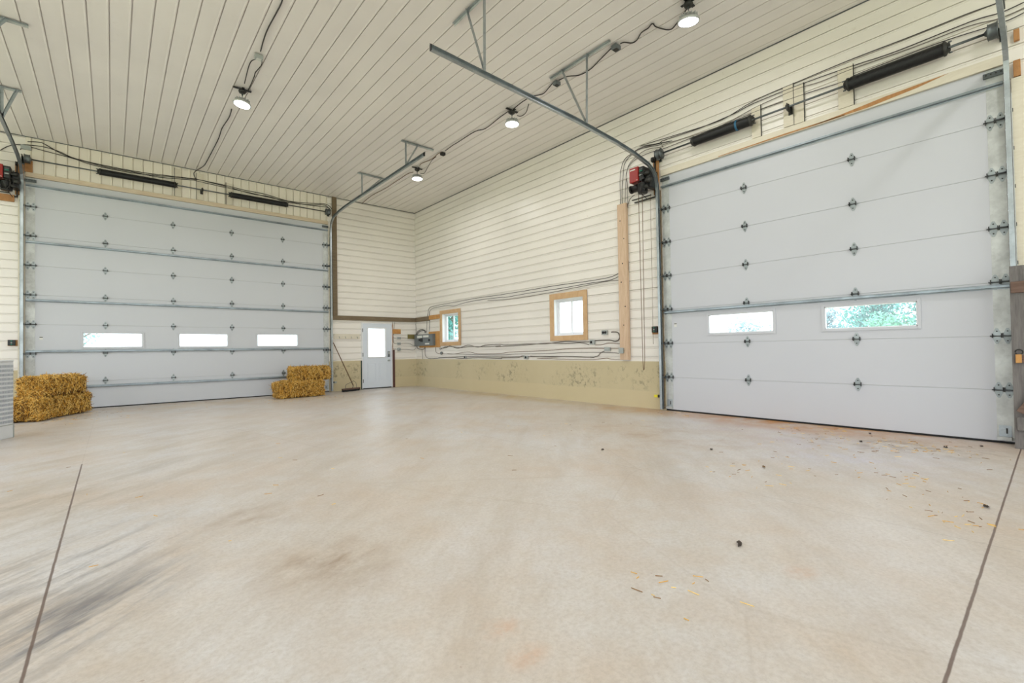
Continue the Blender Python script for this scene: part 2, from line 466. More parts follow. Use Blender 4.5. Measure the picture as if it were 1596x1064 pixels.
def slab(mb, fn, u0, u1, v0, v1, d0, d1, holes, m, bev=0):
    es = sorted({v0, v1} | {e for q in holes for e in q[2:] if v0 < e < v1})
    for a, b in zip(es[:-1], es[1:]):
        mid = (a + b) / 2
        for s0, s1 in cuts(u0, u1, [(q[0], q[1]) for q in holes if q[2] <= mid <= q[3]]):
            mb.box(fn(s0, a, d0), fn(s1, b, d1), m)
def fb(mb, fn, u0, u1, v0, v1, d0, d1, m, bev=0.0): mb.box(fn(u0, v0, d0), fn(u1, v1, d1), m, None, bev)

# ================================================================ SETTING
P = 0.1825
LD = (-8.987, -2.853, 0.0, 4.866)        # far overhead door opening (x range, z range)
RD = (-13.442, -9.133, 0.0, 4.256)      # near overhead door opening (y range, z range)
MD = (-1.875, -0.865, 0.0, 2.035)     # man door opening
W1 = (-2.52, -1.62, 1.385, 2.25)
W2 = (-7.235, -6.345, 1.42, 2.262)
CT = 0.878
mb = MB(); mb.box((-13.6, -21.2, -0.25), (0.2, 0.2, 0), 'floor')
tag(mb.build('floor'), 'pale stained concrete slab floor with saw-cut joints', 'floor', kind='structure')
mb = MB(); mb.box((-160, -160, -0.4), (160, 160, -0.26), 'ground')
tag(mb.build('ground'), 'pale ground outside the building', 'ground', kind='structure')

mb = MB()
ribs(mb, CE, -21, 0, -13.4, 0, 0.2286, 0.46, (), 'ceil', 0.003)
slab(mb, CE, -21.2, 0.2, -13.6, 0.2, -0.15, -0.03, [], 'ceil')
tag(mb.build('ceiling'), 'cream ribbed steel ceiling', 'ceiling', kind='structure')

mb = MB()
ribs(mb, BK, -13.4, LD[0], CT, H, P, 0.05)
ribs(mb, BK, LD[1], 0, CT, H, P, 0.05, [MD])
ribs(mb, lambda u, v, d: BK(v, u, d), LD[3] + 0.09, H, LD[0], LD[1], P, 0.17, (), 'head', 0.008)
slab(mb, BK, -13.6, 0.2, CT, H, -0.2, -0.03, [LD, MD], 'liner')
wb_ = mb.build('wall_back'); tag(wb_, 'cream ribbed steel back wall with the far overhead door', 'wall', kind='structure')
mb = MB(); slab(mb, BK, -13.6, 0.2, -0.02, CT, -0.2, 0.02, [LD, MD], 'conc'); mb.build('concrete_base', wb_)
mb = MB(); ribs(mb, RT, -21, 0, CT, H, P, 0.25, [RD, W1, W2])
slab(mb, RT, -21.2, 0.2, CT, H, -0.2, -0.03, [RD, W1, W2], 'liner')
wr_ = mb.build('wall_right'); tag(wr_, 'cream ribbed steel wall with two small windows and the near overhead door', 'wall', kind='structure')
mb = MB(); slab(mb, RT, -21.2, 0.2, -0.02, CT, -0.2, 0.02, [RD, W1, W2], 'conc'); mb.build('concrete_base', wr_)
LO = [(-5.6, -0.6, 0.0, 4.4), (-12.0, -7.0, 0.0, 4.4), (-20.0, -14.0, 0.0, 4.4)]; RO = [(-12.8, -7.0, 0.0, 4.9), (-6.4, -0.6, 0.0, 4.9)]  # unseen openings, added so that daylight fills the room
for nm, fn, u0, u1, hs, lb in (('wall_left', LF, -21, 0, LO, 'left'), ('wall_rear', RE, -13.4, 0, RO, 'rear')):
    mb = MB(); ribs(mb, fn, u0, u1, CT, H, P, 0.2, hs); slab(mb, fn, u0 - .2, u1 + .2, CT, H, -0.2, -0.03, hs, 'liner')
    w_ = mb.build(nm); tag(w_, 'cream ribbed %s wall with unseen openings added for daylight' % lb, 'wall', kind='structure')
    mb = MB(); slab(mb, fn, u0 - .2, u1 + .2, -0.02, CT, -0.2, 0.02, hs, 'conc'); mb.build('concrete_base', w_)

# trims around the overhead doors
def trim(name, boxes, m, label):
    mb = MB()
    for (fn, u0, u1, v0, v1, d0, d1) in boxes: fb(mb, fn, u0, u1, v0, v1, d0, d1, m, 0.003)
    return tag(mb.build(name), label, 'trim', kind='structure')
trim('trim_1', [(BK, LD[0], LD[1], LD[3] - 0.001, LD[3] + 0.095, -0.05, 0.035)], 'trimwood', 'pale wooden head trim above the far overhead door')
trim('trim_2', [(BK, -2.836, -2.80, 0.02, 4.7, 0.022, 0.03), (BK, LD[0] - .10, LD[0] - .002, 0.03, 4.45, 0.022, 0.045)], 'palewood', 'pale side trim of the far overhead door')
trim('trim_3', [(RT, RD[0], RD[1], RD[3] - 0.001, RD[3] + 0.11, -0.05, 0.035)], 'palewood', 'pale head trim above the near overhead door')
trim('trim_4', [(RT, RD[1] + .002, RD[1] + .06, 0.03, 4.0, 0.022, 0.05)], 'beam', 'brown wooden side jamb of the near overhead door')
trim('trim_5', [(RT, -13.62, -13.50, 0.03, 4.05, 0.022, 0.075)], 'palewood', 'whitewashed post right of the near overhead door')
trim('trim_6', [(RT, -13.575, -13.52, 4.06, 4.24, 0.022, 0.075), (RT, -13.575, -13.53, 4.46, 4.58, 0.022, 0.075), (RT, -9.10, -8.99, 3.95, 4.56, 0.022, 0.045)], 'orangewood', 'bare orange jamb wood beside the near door head')
trim('trim_7', [(BK, -9.13, -9.01, 4.46, 5.10, 0.022, 0.045), (BK, -9.42, -9.14, 4.30, 4.44, 0.022, 0.045), (BK, -8.998, -8.88, 4.96, 5.2, 0.014, 0.04)], 'orangewood', 'bare orange jamb wood beside the far door head')
mb = MB()
mb.prism([(-11.95, 4.275), (-11.2, 4.285), (-10.2, 4.272), (-10.2, 4.262), (-11.95, 4.262)], 0.002, 'orangewood', Matrix(((0, 0, -1, -0.036), (1, 0, 0, 0), (0, 1, 0, 0), (0, 0, 0, 1))))
mb.prism([(-13.0, 4.36), (-12.4, 4.335), (-11.9, 4.29), (-11.5, 4.266), (-12.2, 4.266), (-12.7, 4.31)], 0.002, 'orangewood', Matrix(((0, 0, -1, -0.036), (1, 0, 0, 0), (0, 1, 0, 0), (0, 0, 0, 1))))
tag(mb.build('trim_8'), 'peeled patch baring orange wood above the near door', 'trim', kind='structure')
mb = MB()
mb.box((-0.02, -21, H - 0.016), (-0.014, 0, H - 0.0005), 'galv_dark')
mb.box((-13.4, -0.02, H - 0.014), (0, -0.014, H - 0.0005), 'galv_dark')
tag(mb.build('trim_9'), 'thin dark line where the ceiling meets the walls', 'trim', kind='structure')
# mounting pads for the spring brackets
pads = [(RT, -10.868, -10.735, 4.375, 4.853, 'white painted pad by the end of the shorter near-door spring'),
        (RT, -11.325, -11.19, 4.38, 4.985, 'white painted pad behind the middle bracket of the near-door shaft'),
        (RT, -11.46, -11.33, 4.375, 4.93, 'dark-edged pad just right of the near-door middle bracket'),
        (RT, -12.055, -11.88, 4.375, 4.92, 'white painted pad by the end of the longer near-door spring'),
        (BK, -6.48, -6.35, 4.965, 5.64, 'cream pad at the right end of the far-door left spring'),
        (BK, -6.04, -5.90, 4.965, 5.62, 'cream pad behind the middle bracket of the far-door shaft'),
        (BK, -5.41, -5.275, 4.965, 5.52, 'cream pad at the left end of the far-door right spring')]
for fn, u0, u1, v0, v1, lb in pads:
    mb = MB(); fb(mb, fn, u0, u1, v0, v1, 0.013, 0.028, 'palewood', 0.002)
    fb(mb, fn, u0 - 0.008, u0 - 0.001, v0 - .005, v1 + .01, 0.012, 0.030, 'iron')
    tag(mb.build('mounting_pad'), lb, 'board', 'spring bracket pads')

# brown beam around the corner
mb = MB()
fb(mb, BK, -2.76, -0.001, 2.09, 2.222, 0.014, 0.055, 'beam', 0.003)
fb(mb, BK, -2.735, -2.605, 2.223, H - 0.002, 0.014, 0.055, 'beam', 0.003)
fb(mb, RT, -0.90, -0.056, 2.09, 2.228, 0.014, 0.055, 'beam', 0.003)
tag(mb.build('trim_10'), 'brown weathered board running round the corner', 'trim', kind='structure')
mb = MB(); fb(mb, RT, -1.50, -0.905, 2.12, 2.25, 0.014, 0.05, 'ply', 0.003)
tag(mb.build('trim_11'), 'short orange board between brown board and small window', 'trim', kind='structure')
mb = MB(); fb(mb, RT, -8.395, -8.195, 0.905, 3.95, 0.0135, 0.085, 'pine_post', 0.006)
for k in range(7):
    z = 1.1 + k * 0.42 + (k % 2) * .06
    mb.lathe([(0.012, 0), (0.013, 0.003), (0.004, 0.004)], 'iron', 10, Matrix.Translation((-0.084, -8.30 - (k % 3 - 1) * .04, z)) @ Matrix.Rotation(-math.pi / 2, 4, 'Y'))
tag(mb.build('wooden_post'), 'tall pine post with cables, left of the near overhead door', 'post')

# ---------------------------------------------------------------- frames helper
def basis(fn, u, v, d):
    o = Vector(fn(u, v, d)); U = Vector(fn(u + 1, v, d)) - o; V = Vector(fn(u, v + 1, d)) - o; D = Vector(fn(u, v, d + 1)) - o
    return o, U, V, D
def T_u(fn, u, v, d):        # local z -> along the wall
    o, U, V, D = basis(fn, u, v, d); mt = Matrix((V, D, U)).transposed().to_4x4(); mt.translation = o; return mt
def T_d(fn, u, v, d):        # local x -> along wall, y -> up, z -> into the room
    o, U, V, D = basis(fn, u, v, d); mt = Matrix((U, V, D)).transposed().to_4x4(); mt.translation = o; return mt
def place(proto, parent, world):
    c = proto.copy(); COL.objects.link(c); c.parent = parent; c.location = Vector(world) - parent_world(parent); return c

KITE = [(-.028, .006), (-.034, .030), (-.010, .088), (.010, .088), (.034, .030), (.028, .006)]
def hinge_mb(fn, u, v, double=0):
    mb = MB()
    for du in ((-0.042, 0.042) if double else (0,)):
        T = T_d(fn, u + du, v, 0.004)
        mb.prism(KITE, 0.004, 'hinge', T); mb.prism([(x, -y) for x, y in KITE][::-1], 0.004, 'hinge', T)
        for s in (-1, 1):
            mb.box((s * .036 - .003, -0.02, 0), (s * .036 + .003, 0.03, 0.036), 'iron', T)
        for y in (.055, -.055): mb.tube([(0, y, 0.003), (0, y, 0.010)], 0.008, 'iron', 6, T=T)
    w = 0.095 if double else 0.048
    mb.tube([Vector(fn(u - w, v, 0.028)), Vector(fn(u + w, v, 0.028))], 0.0075, 'galv_dark', 8)
    return mb

def overhead_door(name, fn, u0, u1, n, hinge_us, wins, struts, mat, label):
    root = empty(name, fn((u0 + u1) / 2, 0, 0)); tag(root, label, 'door', kind='structure')
    S = 0.6096; OFF = -0.012
    for k in range(n):
        z0 = max(0.022, OFF + k * S + 0.0015); z1 = OFF + (k + 1) * S - 0.0025
        mb = MB()
        holes = [(a, b, c, d) for a, b, c, d in wins if z0 < c < z1]
        if holes: slab(mb, fn, u0, u1, z0, z1, -0.05, -0.0, holes, mat)
        else: fb(mb, fn, u0, u1, z0, z1, -0.05, 0.0, mat, 0.002)
        if k < n - 1: fb(mb, fn, u0, u1, z1 - .001, z1 + .004, -0.045, -0.006, 'boxgrey')
        mb.build('door_section', root)
    for a, b, c, d in wins:
        mb = MB(); w = 0.035
        for q in ((a - w, a, c - w, d + w), (b, b + w, c - w, d + w), (a, b, c - w, c), (a, b, d, d + w)):
            fb(mb, fn, q[0], q[1], q[2], q[3], 0.0005, 0.012, mat, 0.002)
        for q in ((a, a + .012, c, d), (b - .012, b, c, d), (a, b, c, c + .012), (a, b, d - .012, d)):
            fb(mb, fn, q[0], q[1], q[2], q[3], -0.045, 0.0, 'vinyl')
        fr = mb.build('window_frame', root)
        mb = MB(); fb(mb, fn, a + .011, b - .011, c + .011, d - .011, -0.028, -0.024, 'glass'); mb.build('window_pane', fr)
    for a, b in ((u0, u0 + .14), (u1 - .14, u1)):
        mb = MB(); fb(mb, fn, a, b, 0.03, OFF + n * S - .004, 0.0005, 0.004, 'galv_light'); tag(mb.build('end_stile', root), 'galvanised steel end strip')
    for z, in [(s,) for s in struts]:
        mb = MB(); prof = [(0, -.028), (.003, -.028), (.005, -.016), (.045, -.012), (.045, .012), (.005, .016), (.003, .028), (0, .028)]
        o, U, V, D = basis(fn, 0, 0, 0)
        mb.sweep(prof, [fn(u0 + .005, z, 0.005), fn(u1 - .005, z, 0.005)], [(D, V)] * 2, 'strut', True); mb.build('strut', root)
    p1 = hinge_mb(fn, hinge_us[0], OFF + S).build('hinge', root, fn(hinge_us[0], OFF + S, 0))
    for u in hinge_us:
        for k in range(1, n):
            if u == hinge_us[0] and k == 1: continue
            place(p1, root, fn(u, OFF + k * S, 0))
    for s, u, ut in ((1, u0 + .075, u0 - 0.02), (-1, u1 - .075, u1 + 0.02)):
        mb = hinge_mb(fn, u, OFF + S, 1)
        mb.tube([Vector(fn(u, OFF + S, 0.05)), Vector(fn(ut, OFF + S, 0.07))], 0.006, 'galv_dark', 8)
        mb.lathe([(0.006, -.006), (0.024, -.006), (0.026, 0), (0.024, .006), (0.006, .006)], 'galv_dark', 12, T_u(fn, ut, OFF + S, 0.075))
        p = tag(mb.build('hinge', root, fn(u, OFF + S, 0)), 'double end hinge with roller')
        for k in range(2, n): place(p, root, fn(u, OFF + k * S, 0))
        zt = OFF + n * S - 0.10
        mb = MB(); fb(mb, fn, min(u - .085, u + .085), u + .085, zt, zt + .055, 0.005, 0.035, 'galv_dark', 0.003)
        for q in range(4): mb.tube([Vector(fn(u - .06 + q * .04, zt + .03, 0.035)), Vector(fn(u - .06 + q * .04, zt + .03, 0.042))], 0.008, 'iron', 6)
        mb.build('top_bracket', root)
        mb = MB(); fb(mb, fn, u - .05, u + .05, 0.03, 0.20, 0.005, 0.009, 'galv'); fb(mb, fn, u - .05, u + .065, 0.035, 0.075, 0.009, 0.045, 'galv_light', 0.002)
        fb(mb, fn, u - .02, u - .005, 0.11, 0.17, 0.009, 0.014, 'iron'); mb.build('bottom_bracket', root)
    mb = MB(); fb(mb, fn, u0, u1, 0.0005, 0.022, -0.05, -0.002, 'rubber'); mb.build('bottom_seal', root)
    return root
d1 = overhead_door('door_1', BK, -8.985, -2.855, 8, [-7.745, -6.518, -5.296, -4.078],
    [(-8.116, -7.10, 1.335, 1.65), (-6.407, -5.391, 1.335, 1.65), (-4.713, -3.704, 1.335, 1.65)], [4.695, 3.52, 2.315, 1.255, 0.485], 'door',
    'wide white sectional overhead door in the far wall, three windows')
d2 = overhead_door('door_2', RT, -13.44, -9.135, 7, [-10.585, -12.008],
    [(-12.64, -11.64, 1.357, 1.668), (-10.97, -9.955, 1.357, 1.668)], [4.055, 1.765], 'door_r',
    'near white sectional overhead door at the right, two windows')
for root, fn, u in ((d1, BK, -8.76), (d2, RT, -9.35)):
    mb = MB(); fb(mb, fn, u - .02, u + .03, 1.50, 1.57, 0.001, 0.002, 'label'); fb(mb, fn, u - .02, u + .03, 1.545, 1.56, 0.002, 0.0025, 'blackplastic')
    tag(mb.build('sticker', root), 'small white sticker with a dark bar')

# ---------------------------------------------------------------- tracks
def track(fn, u, s, vz, arc, hz, hangers, label):
    """s = side towards the door, arc list of (d, z)"""
    root = empty('door_track', fn(u, 0, 0.08)); tag(root, label, 'track', 'overhead door tracks')
    path = [(0.10, 0.02), (0.10, vz)] + arc + hz
    o, U, V, D = basis(fn, u, 0, 0)
    def frames(pth):
        fr = []
        for i in range(len(pth)):
            a = pth[max(0, i - 1)]; b = pth[min(len(pth) - 1, i + 1)]
            t = D * (b[0] - a[0]) + V * (b[1] - a[1]); t.normalize()
            fr.append((U * s, t.cross(U) * (1)))
        return fr
    C = [(0, -.030), (.044, -.030), (.044, -.025), (.004, -.025), (.004, .025), (.044, .025), (.044, .030), (0, .030)]
    mb = MB(); mb.sweep(C, [fn(u - s * .018, z, d) for d, z in path], frames(path), 'galv', True); mb.build('rail', root)
    # stiffening angle on the horizontal run
    hp = [arc[-1]] + hz
    mb = MB(); Lp = [(-.010, .0), (.044, .0), (.044, .004), (-.006, .004), (-.006, .045), (-.010, .045)]
    fr = []
    for i in range(len(hp)):
        a = hp[max(0, i - 1)]; b = hp[min(len(hp) - 1, i + 1)]
        t = (D * (b[0] - a[0]) + V * (b[1] - a[1])).normalized(); up = V - t * V.dot(t); up.normalize(); fr.append((U * s, up))
    mb.sweep(Lp, [Vector(fn(u - s * .018, z, d)) + V * .027 for d, z in hp], fr, 'galv_dark', True); mb.build('angle_bar', root)
    mb = MB()
    fb(mb, fn, u - s * .028, u - s * .022, 0.02, vz - .1, 0.022, 0.115, 'galv_light')
    for k in range(9): fb(mb, fn, u - s * .034, u - s * .028, 0.3 + k * (vz - .6) / 8, 0.34 + k * (vz - .6) / 8, 0.05, 0.08, 'iron')
    mb.build('wall_angle', root)
    for (d, us, ud, ua, ub) in hangers:
        zt = None
        for a, b in zip(hp[:-1], hp[1:]):
            if a[0] <= d <= b[0]: zt = a[1] + (b[1] - a[1]) * (d - a[0]) / (b[0] - a[0])
        mb = MB(); x = 0.016
        def bar(p, q, w=0.02):
            p = Vector(p); q = Vector(q); t = (q - p).normalized()
            mb.sweep([(-w, -.003), (w, -.003), (w, .003), (-w, .003)] if w < .0 else [(-w, 0), (w, 0), (w, .003), (-w + .003, .003), (-w + .003, 2 * w), (-w, 2 * w)], [p, q], [(U, D)] * 2, 'galv', True)
        bar(fn(u, zt + .03, d), fn(us, H - .016, d))
        bar(fn(u, zt + .03, d), fn(ud, H - .016, d))
        mb.build('hanger_strut', root)
        mb = MB(); fb(mb, fn, ua, ub, H - .018, H - .0145, d - .02, d + .02, 'galv'); fb(mb, fn, ua, ub, H - .05, H - .018, d - .02, d - .017, 'galv_light')
        for k in range(9):
            t_ = ua + (ub - ua) * (k + .5) / 9; fb(mb, fn, t_ - .02, t_ + .02, H - .04, H - .03, d - .0205, d - .0202, 'iron')
        mb.build('ceiling_angle', root)
    mb = MB(); fb(mb, fn, u - .02, u + .02, hp[-1][1] - .03, hp[-1][1] + .04, hp[-1][0], hp[-1][0] + .006, 'rubber'); mb.build('end_stop', root)
    return root
arcR = [(.115, 4.12), (.16, 4.24), (.25, 4.335), (.38, 4.40), (.77, 4.478)]
hzR = [(1.31, 4.54), (2.26, 4.60), (4.81, 4.665)]
track(RT, -9.10, -1, 3.98, arcR, hzR, [(2.04, -9.13, -8.60, -9.57, -8.32), (4.02, -9.12, -8.73, -9.6, -8.4)], 'steel track with two ceiling hangers reaching over the middle of the room')
track(RT, -13.475, 1, 3.98, arcR, hzR, [(2.04, -13.44, -13.95, -14.2, -13.0), (4.02, -13.44, -13.9, -14.2, -13.0)], 'steel track at the right picture edge beside the near door')
arcL = [(.115, 4.76), (.16, 4.87), (.25, 4.965), (.38, 5.03), (.77, 5.085)]
hzL = [(1.31, 5.11), (5.46, 5.14)]
track(BK, -2.80, -1, 4.62, arcL, hzL, [(2.36, -2.80, -2.25, -2.91, -2.2), (4.69, -2.80, -2.50, -2.90, -2.1)], 'steel track between far overhead door and white side door')
track(BK, -9.03, 1, 4.62, arcL, hzL, [(2.36, -9.03, -8.85, -9.4, -8.80), (4.69, -9.03, -8.7, -9.5, -8.5)], 'steel track at the left picture edge beside the far door')

# ---------------------------------------------------------------- torsion springs
def spring_set(fn, ua, ub, z, d, springs, uc, rad, label, tape=None):
    root = empty('torsion_spring_shaft', fn((ua + ub) / 2, z, d)); tag(root, label, 'springs', 'overhead door spring shafts')
    mb = MB(); mb.tube([Vector(fn(ua, z, d)), Vector(fn(ub, z, d))], 0.0145, 'galv_dark', 12); mb.build('shaft', root)
    for a, b in springs:
        mb = MB(); n = int((b - a) / 0.011); prof = [(0.02, 0)]
        for i in range(n):
            t = i / n * (b - a); prof += [(rad - .004, t + .0005), (rad, t + .003), (rad, t + .0075)]
        prof.append((0.02, b - a))
        mb.lathe(prof, 'black', 20, T_u(fn, a, z, d))
        sp = mb.build('spring', root)
        for e, sg in ((a, -1), (b, 1)):
            mb = MB(); pr = [(0.02, 0), (rad + .006, 0), (rad + .006, .02), (rad * .8, .035), (rad * .55, .06), (0.02, .06)]
            if sg < 0: pr = [(r_, -z_) for r_, z_ in pr][::-1]
            mb.lathe(pr, 'iron', 18, T_u(fn, e, z, d))
            for k in range(4):
                an = k * math.pi / 2 + .4
                p = T_u(fn, e, z, d) @ Vector((math.cos(an) * rad * .75, math.sin(an) * rad * .75, sg * .045))
                mb.tube([p, p + (Vector(fn(1, 0, 0)) - Vector(fn(0, 0, 0))) * sg * .03], 0.009, 'galv_dark', 6)
            mb.build('winding_cone', sp)
    if tape:
        mb = MB(); mb.lathe([(rad, 0), (rad + .003, 0), (rad + .003, .03), (rad, .03)], 'blue', 20, T_u(fn, tape, z, d)); tag(mb.build('paint_band', root), 'blue painted band')
    for e, sg in ((ua, 1), (ub, -1)):
        mb = MB(); R_ = 0.085
        pr = [(0.02, 0), (R_ + .012, 0), (R_ + .012, .006), (R_, .012), (R_, .075), (R_ + .01, .082), (0.04, .09), (0.02, .11)]
        if sg < 0: pr = [(r_, -z_) for r_, z_ in pr][::-1]
        mb.lathe(pr, 'galv_dark', 20, T_u(fn, e + sg * .03, z, d)); mb.build('cable_drum', root)
        mb = MB(); fb(mb, fn, e - .004, e + .004, z - .07, z + .07, 0.015, d + .06, 'iron'); fb(mb, fn, e - .03, e + .03, z - .09, z + .07, 0.0135, 0.018, 'galv_dark'); mb.build('bearing_plate', root)
    mb = MB(); fb(mb, fn, uc - .03, uc + .03, z - .08, z + .05, 0.029, 0.034, 'iron'); fb(mb, fn, uc - .006, uc + .006, z - .06, z + .045, 0.034, d + .04, 'iron')
    mb.lathe([(0.015, -.02), (.04, -.018), (.045, 0), (.04, .018), (.015, .02)], 'iron', 14, T_u(fn, uc, z, d)); mb.build('center_bracket', root)
    return root
spring_set(BK, -9.02, -2.84, 5.195, 0.15, [(-7.82, -6.50), (-5.31, -4.03)], -5.94, 0.068, 'shaft with two long black springs above the far overhead door')
spring_set(RT, -13.45, -9.12, 4.612, 0.15, [(-12.97, -12.04), (-10.76, -9.86)], -11.29, 0.078, 'shaft with two thick black springs above the near overhead door', -10.58)

# ---------------------------------------------------------------- openers with hand chains
def opener(fn, ue, s, zt, label, chain_z):
    """ue = door edge, s = direction away from the door, zt = top of the red cover"""
    U = lambda t: ue + s * t
    root = empty('door_opener', fn(U(.3), zt - .3, .1)); tag(root, label, 'opener', 'overhead door openers')
    mb = MB(); fb(mb, fn, U(.25), U(.44), zt - .27, zt, 0.14, 0.36, 'red', 0.012)
    cv = tag(mb.build('cover', root), 'red metal cover')
    mb = MB(); fb(mb, fn, U(.31), U(.42), zt - .055, zt - .035, 0.3601, 0.3615, 'label'); mb.build('label_strip', cv)
    mb = MB(); fb(mb, fn, U(.265), U(.29), zt - .25, zt - .242, 0.3601, 0.3612, 'label'); mb.build('label_strip', cv)
    mb = MB(); fb(mb, fn, U(.15), U(.248), zt - .26, zt - .02, 0.12, 0.34, 'blackplastic', 0.01)
    for k in range(5):
        fb(mb, fn, U(.17) , U(.23), zt - .08 - k * .035, zt - .06 - k * .035, 0.34, 0.348 + (k % 2) * .012, ['galv_dark', 'green', 'iron', 'boxgrey', 'iron'][k], 0.002)
    mb.build('control_box', root)
    mb = MB(); T = T_d(fn, U(.21), zt - .51, .30)
    base = Matrix.Translation(fn(U(.21), zt - .50, .28))
    mb.lathe([(0.05, 0), (.085, .004), (.088, .03), (.082, .035), (.082, .16), (.088, .165), (.088, .19), (.05, .2)], 'black', 22, base)
    for k in range(10):
        a = k * math.pi / 5; mb.box((-.004, .078, .04), (.004, .09, .155), 'iron', base @ Matrix.Rotation(a, 4, 'Z'))
    mb.build('motor', root)
    mb = MB(); mb.lathe([(0.02, -.07), (.055, -.07), (.06, -.05), (.06, .06), (.03, .075)], 'black', 18, T_u(fn, U(.38), zt - .35, .26))
    mb.lathe([(0.02, 0), (.075, 0), (.075, .018), (.02, .018)], 'iron', 18, T_u(fn, U(.46), zt - .36, .26)); mb.build('chain_wheel', root)
    mb = MB(); fb(mb, fn, U(.04), U(.14), zt - .42, zt - .10, 0.05, 0.30, 'black', 0.015)
    for a, b, r_ in ((.06, -.30, .05), (.10, -.16, .035), (.12, -.40, .03)): mb.lathe([(0.01, -.05), (r_, -.045), (r_, .045), (.01, .05)], 'iron', 14, T_u(fn, U(a), zt + b, .32))
    mb.tube([fn(U(.10), zt - .1, .33), fn(U(.16), zt - .2, .40), fn(U(.14), zt - .4, .41), fn(U(.2), zt - .5, .38), fn(U(.12), zt - .62, .3)], 0.007, 'cable', 6)
    mb.tube([fn(U(.30), zt - .27, .33), fn(U(.2), zt - .30, .40), fn(U(.10), zt - .26, .38)], 0.006, 'cable', 6)
    mb.build('gearbox', root)
    mb = MB()
    fb(mb, fn, U(.03), U(.56), zt - .545, zt - .525, 0.014, 0.04, 'iron'); fb(mb, fn, U(.2), U(.62), zt - .33, zt - .315, 0.014, 0.03, 'iron')
    fb(mb, fn, U(.2), U(.62), zt - .48, zt - .465, 0.014, 0.03, 'iron'); fb(mb, fn, U(.08), U(.1), zt - .53, zt + .1, 0.014, 0.07, 'iron')
    mb.lathe([(0.01, -.015), (.05, -.015), (.035, 0), (.05, .015), (.01, .015)], 'iron', 16, T_u(fn, U(.09), zt + .12, .12))
    fb(mb, fn, U(.08), U(.1), zt + .09, zt + .15, 0.014, 0.12, 'iron'); fb(mb, fn, U(.28), U(.34), zt - .33, zt - .25, 0.03, 0.2, 'iron')
    mb.build('mount_bracket', root)
    if chain_z is not None:
        mb = MB(); a = zt - .38
        mb.tube([fn(U(.355), a, .2), fn(U(.345), (a + chain_z) / 2, .2), fn(U(.335), chain_z + .15, .2), fn(U(.322), chain_z, .2), fn(U(.31), chain_z + .02, .2), fn(U(.295), chain_z + .2, .2), fn(U(.285), (a + chain_z) / 2, .2), fn(U(.275), a, .2)], 0.006, 'cable_brown', 6)
        tag(mb.build('hand_chain', root), 'long thin hanging chain loop')
        mb = MB(); mb.tube([fn(U(.13), zt - .5, .16), fn(U(.135), 1.2, .16)], 0.0035, 'cable_brown', 5); mb.build('release_cord', root)
    return root
opener(RT, -9.125, 1, 4.445, 'red and black door opener by the near overhead door', 0.72)
opener(BK, -9.01, -1, 4.95, 'red and black door opener at the left picture edge', None)

# ---------------------------------------------------------------- small windows in the right wall
def wall_window(idx, o, outer, label):
    y0, y1, z0, z1 = o; a, b, c, d = outer
    root = empty('window_%d' % idx, (0, (y0 + y1) / 2, z0)); tag(root, label, 'window', kind='structure')
    mb = MB()
    for q in ((a, y0 + .01, c, d), (y1 - .01, b, c, d), (y0 + .01, y1 - .01, c, z0 + .01), (y0 + .01, y1 - .01, z1 - .01, d)):
        fb(mb, RT, q[0], q[1], q[2], q[3], 0.0135, 0.035, 'pine', 0.003)
    for q in ((y0, y0 + .02, z0, z1), (y1 - .02, y1, z0, z1), (y0 + .02, y1 - .02, z0, z0 + .02), (y0 + .02, y1 - .02, z1 - .02, z1)):
        fb(mb, RT, q[0], q[1], q[2], q[3], -0.075, 0.0132, 'vinyl')
    mb.build('casing', root)
    mb = MB(); f = 0.045; e = .001
    for q in ((y0 + e, y0 + f, z0 + e, z1 - e), (y1 - f, y1 - e, z0 + e, z1 - e), (y0 + f, y1 - f, z0 + e, z0 + f), (y0 + f, y1 - f, z1 - f, z1 - e)):
        fb(mb, RT, q[0], q[1], q[2], q[3], -0.17, -0.076, 'vinyl', 0.003)
    mb.build('window_frame', root)
    ym = (y0 + y1) / 2
    for k, (s0, s1, dd) in enumerate(((ym - .02, y1 - f, -0.12), (y0 + f, ym + .02, -0.145))):
        mb = MB(); w = 0.035
        for q in ((s0, s0 + w, z0 + f, z1 - f), (s1 - w, s1, z0 + f, z1 - f), (s0 + w, s1 - w, z0 + f, z0 + f + w), (s0 + w, s1 - w, z1 - f - w, z1 - f)):
            fb(mb, RT, q[0], q[1], q[2], q[3], dd, dd + .022, 'vinyl', 0.002)
        sa = mb.build('sash', root)
        mb = MB(); fb(mb, RT, s0 + w, s1 - w, z0 + f + w, z1 - f - w, dd + .009, dd + .013, 'glass'); mb.build('pane', sa)
wall_window(1, W1, (-2.62, -1.515, 1.285, 2.352), 'small pine-framed sliding window beside the electrical panel')
wall_window(2, W2, (-7.335, -6.235, 1.318, 2.382), 'pine-framed sliding window nearer the near overhead door')

